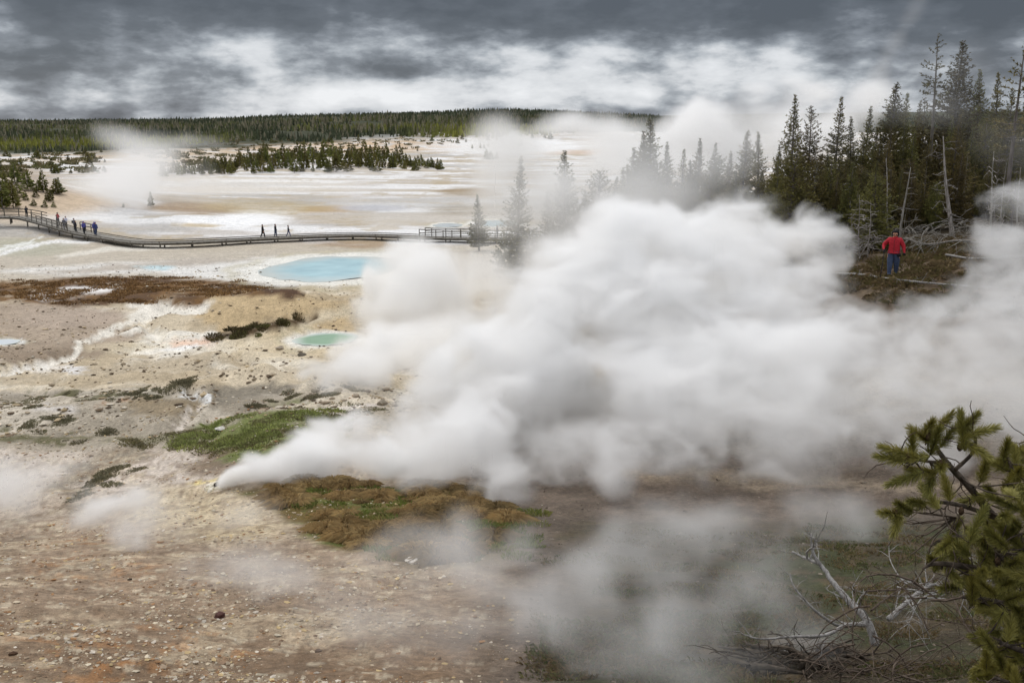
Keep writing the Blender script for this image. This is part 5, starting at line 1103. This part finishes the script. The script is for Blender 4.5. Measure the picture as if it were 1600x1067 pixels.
    for k, x in enumerate('XYZ'): vc.inputs['Resolution ' + x].default_value = int(n[k])
    pos = N('GeometryNodeInputPosition'); mr = N('ShaderNodeMapRange'); mr.data_type = 'FLOAT_VECTOR'
    for k, v in ((7, mn.tolist()), (8, mxx.tolist()), (9, (0, 0, 0)), (10, [int(q) - 1 for q in n])): mr.inputs[k].default_value = v
    L(pos.outputs[0], mr.inputs[6]); se = N('ShaderNodeSeparateXYZ'); L(mr.outputs[1], se.inputs[0]); rr = []
    for k in range(3):
        q = N('ShaderNodeMath'); q.operation = 'ROUND'; L(se.outputs[k], q.inputs[0]); c = N('FunctionNodeFloatToInt'); L(q.outputs[0], c.inputs[0]); rr.append(c.outputs[0])
    def im(op, a, b):
        q = N('FunctionNodeIntegerMath'); q.operation = op
        for k, s in enumerate((a, b)):
            if isinstance(s, int): q.inputs[k].default_value = s
            else: L(s, q.inputs[k])
        return q.outputs[0]
    idx = im('ADD', im('MULTIPLY', im('ADD', im('MULTIPLY', rr[0], int(n[1])), rr[1]), int(n[2])), rr[2])
    na = N('GeometryNodeInputNamedAttribute'); na.data_type = 'FLOAT'; na.inputs['Name'].default_value = 'd'
    si = N('GeometryNodeSampleIndex'); si.data_type = 'FLOAT'; si.domain = 'POINT'; L(gi.outputs[0], si.inputs[0]); L(na.outputs[0], si.inputs[1]); L(idx, si.inputs['Index']); L(si.outputs[0], vc.inputs['Density'])
    s_ = N('GeometryNodeSetMaterial'); s_.inputs['Material'].default_value = m_; L(vc.outputs[0], s_.inputs[0]); L(s_.outputs[0], go.inputs[0])
    ob.modifiers.new('grid', 'NODES').node_group = t
    print('steam', name, n, D.size // 1000, 'k voxels'); return ob
JET = [(354, 755, 28.4, 13, 8, .25, 9), (364, 751, 28.4, 18, 11, .3, 7), (376, 746, 28.5, 24, 15, .4, 5), (390, 740, 28.6, 32, 20, .6, 3.5), (412, 731, 28.8, 42, 28, .8, 2.4), (445, 724, 29, 50, 34, 1, 1.6), (488, 716, 29.2, 58, 42, 1.1, 1.3), (505, 690, 29.4, 40, 26, .9, .9), (545, 706, 29.5, 70, 48, 1.3, 1),
 (600, 712, 29.7, 80, 52, 1.5, 1), (660, 706, 30, 90, 60, 1.8, 1), (720, 690, 30.5, 100, 76, 2, 1), (640, 650, 31, 50, 34, 1.2, .8), (690, 610, 31.5, 74, 64, 1.7, .9), (690, 560, 33, 50, 40, 1.5, .7), (760, 640, 31.5, 110, 90, 2.4, 1), (770, 560, 32.5, 90, 80, 2.2, .95), (850, 600, 32, 130, 115, 2.6, 1), (880, 490, 33.5, 90, 90, 2.2, 1), (870, 440, 34.5, 50, 50, 1.6, .8),
 (950, 430, 34, 95, 80, 2.2, 1), (990, 362, 35, 72, 52, 1.8, 1), (1040, 350, 35.5, 46, 40, 1.5, .9), (1075, 400, 35.5, 90, 76, 2.2, 1), (1000, 500, 33, 130, 110, 2.6, 1), (1140, 430, 36, 90, 80, 2.2, .8), (1180, 376, 37.5, 74, 50, 2, .62), (1262, 376, 38, 58, 44, 1.8, .5), (1140, 520, 34, 140, 110, 2.8, .9),
 (1060, 600, 32, 170, 115, 2.6, .7), (1220, 460, 36, 100, 80, 2.3, .6), (1260, 560, 33.5, 150, 100, 2.8, .45), (1320, 500, 36, 76, 50, 1.8, .26), (1400, 550, 34, 150, 80, 2.6, .24), (1240, 650, 30.5, 170, 80, 2.2, .36), (1420, 620, 31.5, 160, 90, 2.4, .22), (1560, 560, 34, 140, 110, 2.6, .2),
 (1530, 470, 37, 80, 50, 1.8, .2), (1590, 410, 38, 80, 60, 2, .24), (1610, 318, 39, 60, 36, 1.5, .34), (1560, 372, 39, 50, 30, 1.4, .2), (1600, 650, 31, 140, 90, 2.4, .2), (1290, 420, 38, 50, 36, 1.5, .4), (1440, 484, 37, 80, 32, 1.4, .16), (1680, 500, 35, 120, 140, 2.6, .22),
 (900, 700, 29.5, 130, 56, 1.8, .4), (780, 745, 28.7, 60, 52, 1.2, .45), (950, 735, 28.6, 50, 62, 1.2, .3), (1060, 700, 29.3, 110, 56, 1.6, .28), (1220, 712, 29, 110, 50, 1.4, .30), (690, 742, 29, 50, 36, 1, .5), (1400, 690, 29.5, 150, 60, 1.6, .25)]
volume('steam_jet', JET, .09, 1.15, .85, 'dense white steam jet that billows from the vent up and across to the right', 1, soft=.72, octs=5, billow=.5, warp=1.3, mod=2.8, wob=1.25, org=(352, 756, 28.4), dens=1.35, stretch=(.75, 1, 1.15))
POOLS_ST = [(468, 586, 61, 28, 14, 1.2, .6), (500, 578, 61, 44, 24, 1.8, .9), (555, 566, 62, 60, 34, 2.4, .9), (610, 540, 63, 80, 52, 3, .7), (580, 505, 64, 40, 40, 2.4, .25), (640, 470, 65, 76, 72, 4, .5), (655, 420, 66, 66, 50, 3.6, .42), (625, 392, 68, 36, 26, 3, .16), (690, 460, 66, 76, 70, 4, .36), (760, 430, 68, 80, 50, 4, .12), (690, 540, 63, 70, 60, 4, .34), (800, 490, 66, 80, 70, 4, .16), (860, 410, 70, 80, 60, 4, .10), (605, 440, 68, 40, 46, 3, .16)]
volume('steam', POOLS_ST, .2, .5, .9, 'greyish-white steam column rising from the hot pools behind the white jet', 2, soft=.8, octs=5, billow=.5, warp=1.0, mod=1.8, dens=2.0)
MIST = [(800, 320, 76, 80, 80, 5, 1.2), (870, 325, 76, 90, 84, 5, 1.4), (960, 320, 76, 110, 90, 6, .55), (1040, 310, 74, 110, 100, 6, .46), (1130, 310, 68, 110, 90, 6, .38), (900, 400, 74, 130, 80, 6, .9), (1050, 380, 72, 140, 90, 6, .6), (1180, 310, 64, 90, 110, 5, .28), (1210, 380, 60, 100, 70, 5, .4), (1240, 260, 58, 70, 80, 4, .16), (1440, 200, 52, 100, 50, 3, .26), (1550, 230, 50, 110, 70, 3, .28), (1490, 140, 52, 60, 60, 3, .14), (1330, 250, 56, 110, 60, 4, .10), (830, 250, 80, 60, 44, 4, .7), (750, 340, 80, 50, 40, 4, .3), (720, 410, 82, 70, 36, 5, .3)]
volume('mist', MIST, .5, .14, 1.0, 'thin drifting mist that veils the conifers left of the stand', 3, soft=1.1, octs=4, billow=.35, mod=1.8, dens=.26)
VEIL = [(150, 790, 21.5, 34, 20, .5, .8), (190, 790, 21, 44, 34, .9, 2.2), (208, 822, 20, 48, 50, .8, 1.7), (215, 762, 22, 50, 26, .8, .6), (400, 790, 23, 90, 34, 1, .18), (390, 880, 16, 80, 56, .9, .62), (440, 900, 15.5, 60, 46, .8, .55), (340, 900, 16, 50, 40, .7, .3), (300, 800, 20, 120, 50, 1, .14), (560, 960, 13.6, 110, 60, .8, .34), (660, 930, 14.2, 100, 60, .8, .48), (760, 900, 15.5, 100, 60, .9, .55), (820, 840, 18, 90, 60, 1, .5), (850, 960, 14, 120, 70, .9, .55), (960, 900, 16, 120, 80, 1, .5), (980, 1000, 13, 150, 80, .9, .55), (1100, 960, 14, 120, 90, .9, .42), (1050, 850, 18, 140, 70, 1.2, .35), (760, 1010, 12.6, 110, 50, .7, .4), (640, 1030, 12.2, 110, 40, .6, .26), (1180, 880, 17, 110, 80, 1.1, .22), (1250, 960, 14.5, 110, 60, .8, .14), (1330, 800, 20, 150, 50, 1.2, .16), (1100, 1040, 12.4, 140, 50, .7, .4)]
volume('steam', VEIL, .10, 1.1, 1.2, 'thin low wisps of steam curling over the gravel slope in front', 4, soft=1.15, octs=5, billow=.35, mod=1.9, dens=1.25)
volume('steam', [(20, 800, 26.5, 90, 55, 1.6, 1), (60, 760, 27.5, 70, 44, 1.6, .7), (-40, 780, 27, 90, 70, 1.6, 1), (100, 770, 26.5, 60, 30, 1, .4), (120, 720, 30, 60, 20, 1.2, .15)], .16, .5, .8, 'pale steam rising behind the brow of the slope at the left edge', 5, soft=1.1, octs=4, billow=.2, dens=.9)
FARL = [(160, 325, 175, 80, 30, 8, .7), (215, 300, 185, 80, 46, 10, 1), (240, 262, 200, 56, 44, 10, .9), (225, 235, 215, 60, 34, 10, .8), (250, 205, 230, 60, 26, 10, .45), (290, 190, 240, 60, 18, 10, .25), (150, 355, 160, 90, 18, 6, .45), (330, 300, 190, 90, 26, 10, .4), (190, 215, 230, 50, 26, 10, .35), (440, 300, 195, 120, 22, 9, .22), (620, 335, 148, 90, 24, 6, .2), (700, 325, 150, 90, 24, 6, .12), (560, 300, 190, 110, 30, 9, .2)]
volume('steam', FARL, 1.2, .07, 1.1, 'white steam cloud rising from the flats beyond the people on the boardwalk', 6, soft=1.1, octs=4, billow=.25, mod=1.6, dens=.12)
FARR = [(900, 210, 420, 60, 18, 22, .9), (960, 205, 430, 70, 26, 24, 1.0), (1040, 205, 430, 60, 26, 24, 1.6), (1110, 200, 430, 70, 30, 24, 1.4), (1170, 190, 440, 60, 34, 24, 1.3), (1210, 205, 430, 50, 30, 24, 1), (1090, 235, 400, 130, 24, 24, .8), (820, 240, 380, 80, 16, 20, .35), (1290, 210, 430, 90, 30, 24, .6), (1240, 170, 450, 60, 22, 24, .5), (1000, 250, 360, 150, 22, 22, .5), (640, 262, 330, 100, 8, 12, .25), (380, 268, 330, 60, 12, 12, .4), (540, 262, 330, 60, 16, 12, .4),
        (1350, 190, 440, 60, 26, 22, .6), (1370, 140, 450, 26, 30, 10, .14), (1386, 95, 455, 24, 34, 10, .14), (1405, 55, 460, 26, 30, 10, .12), (814, 200, 480, 10, 14, 8, 1.2), (806, 208, 480, 9, 8, 6, 1.2)]
volume('steam', FARR, 2.4, .04, .95, 'bank of far white steam along the foot of the horizon right of the forest', 7, soft=1.0, octs=4, billow=.45, mod=1.6, dens=.12)
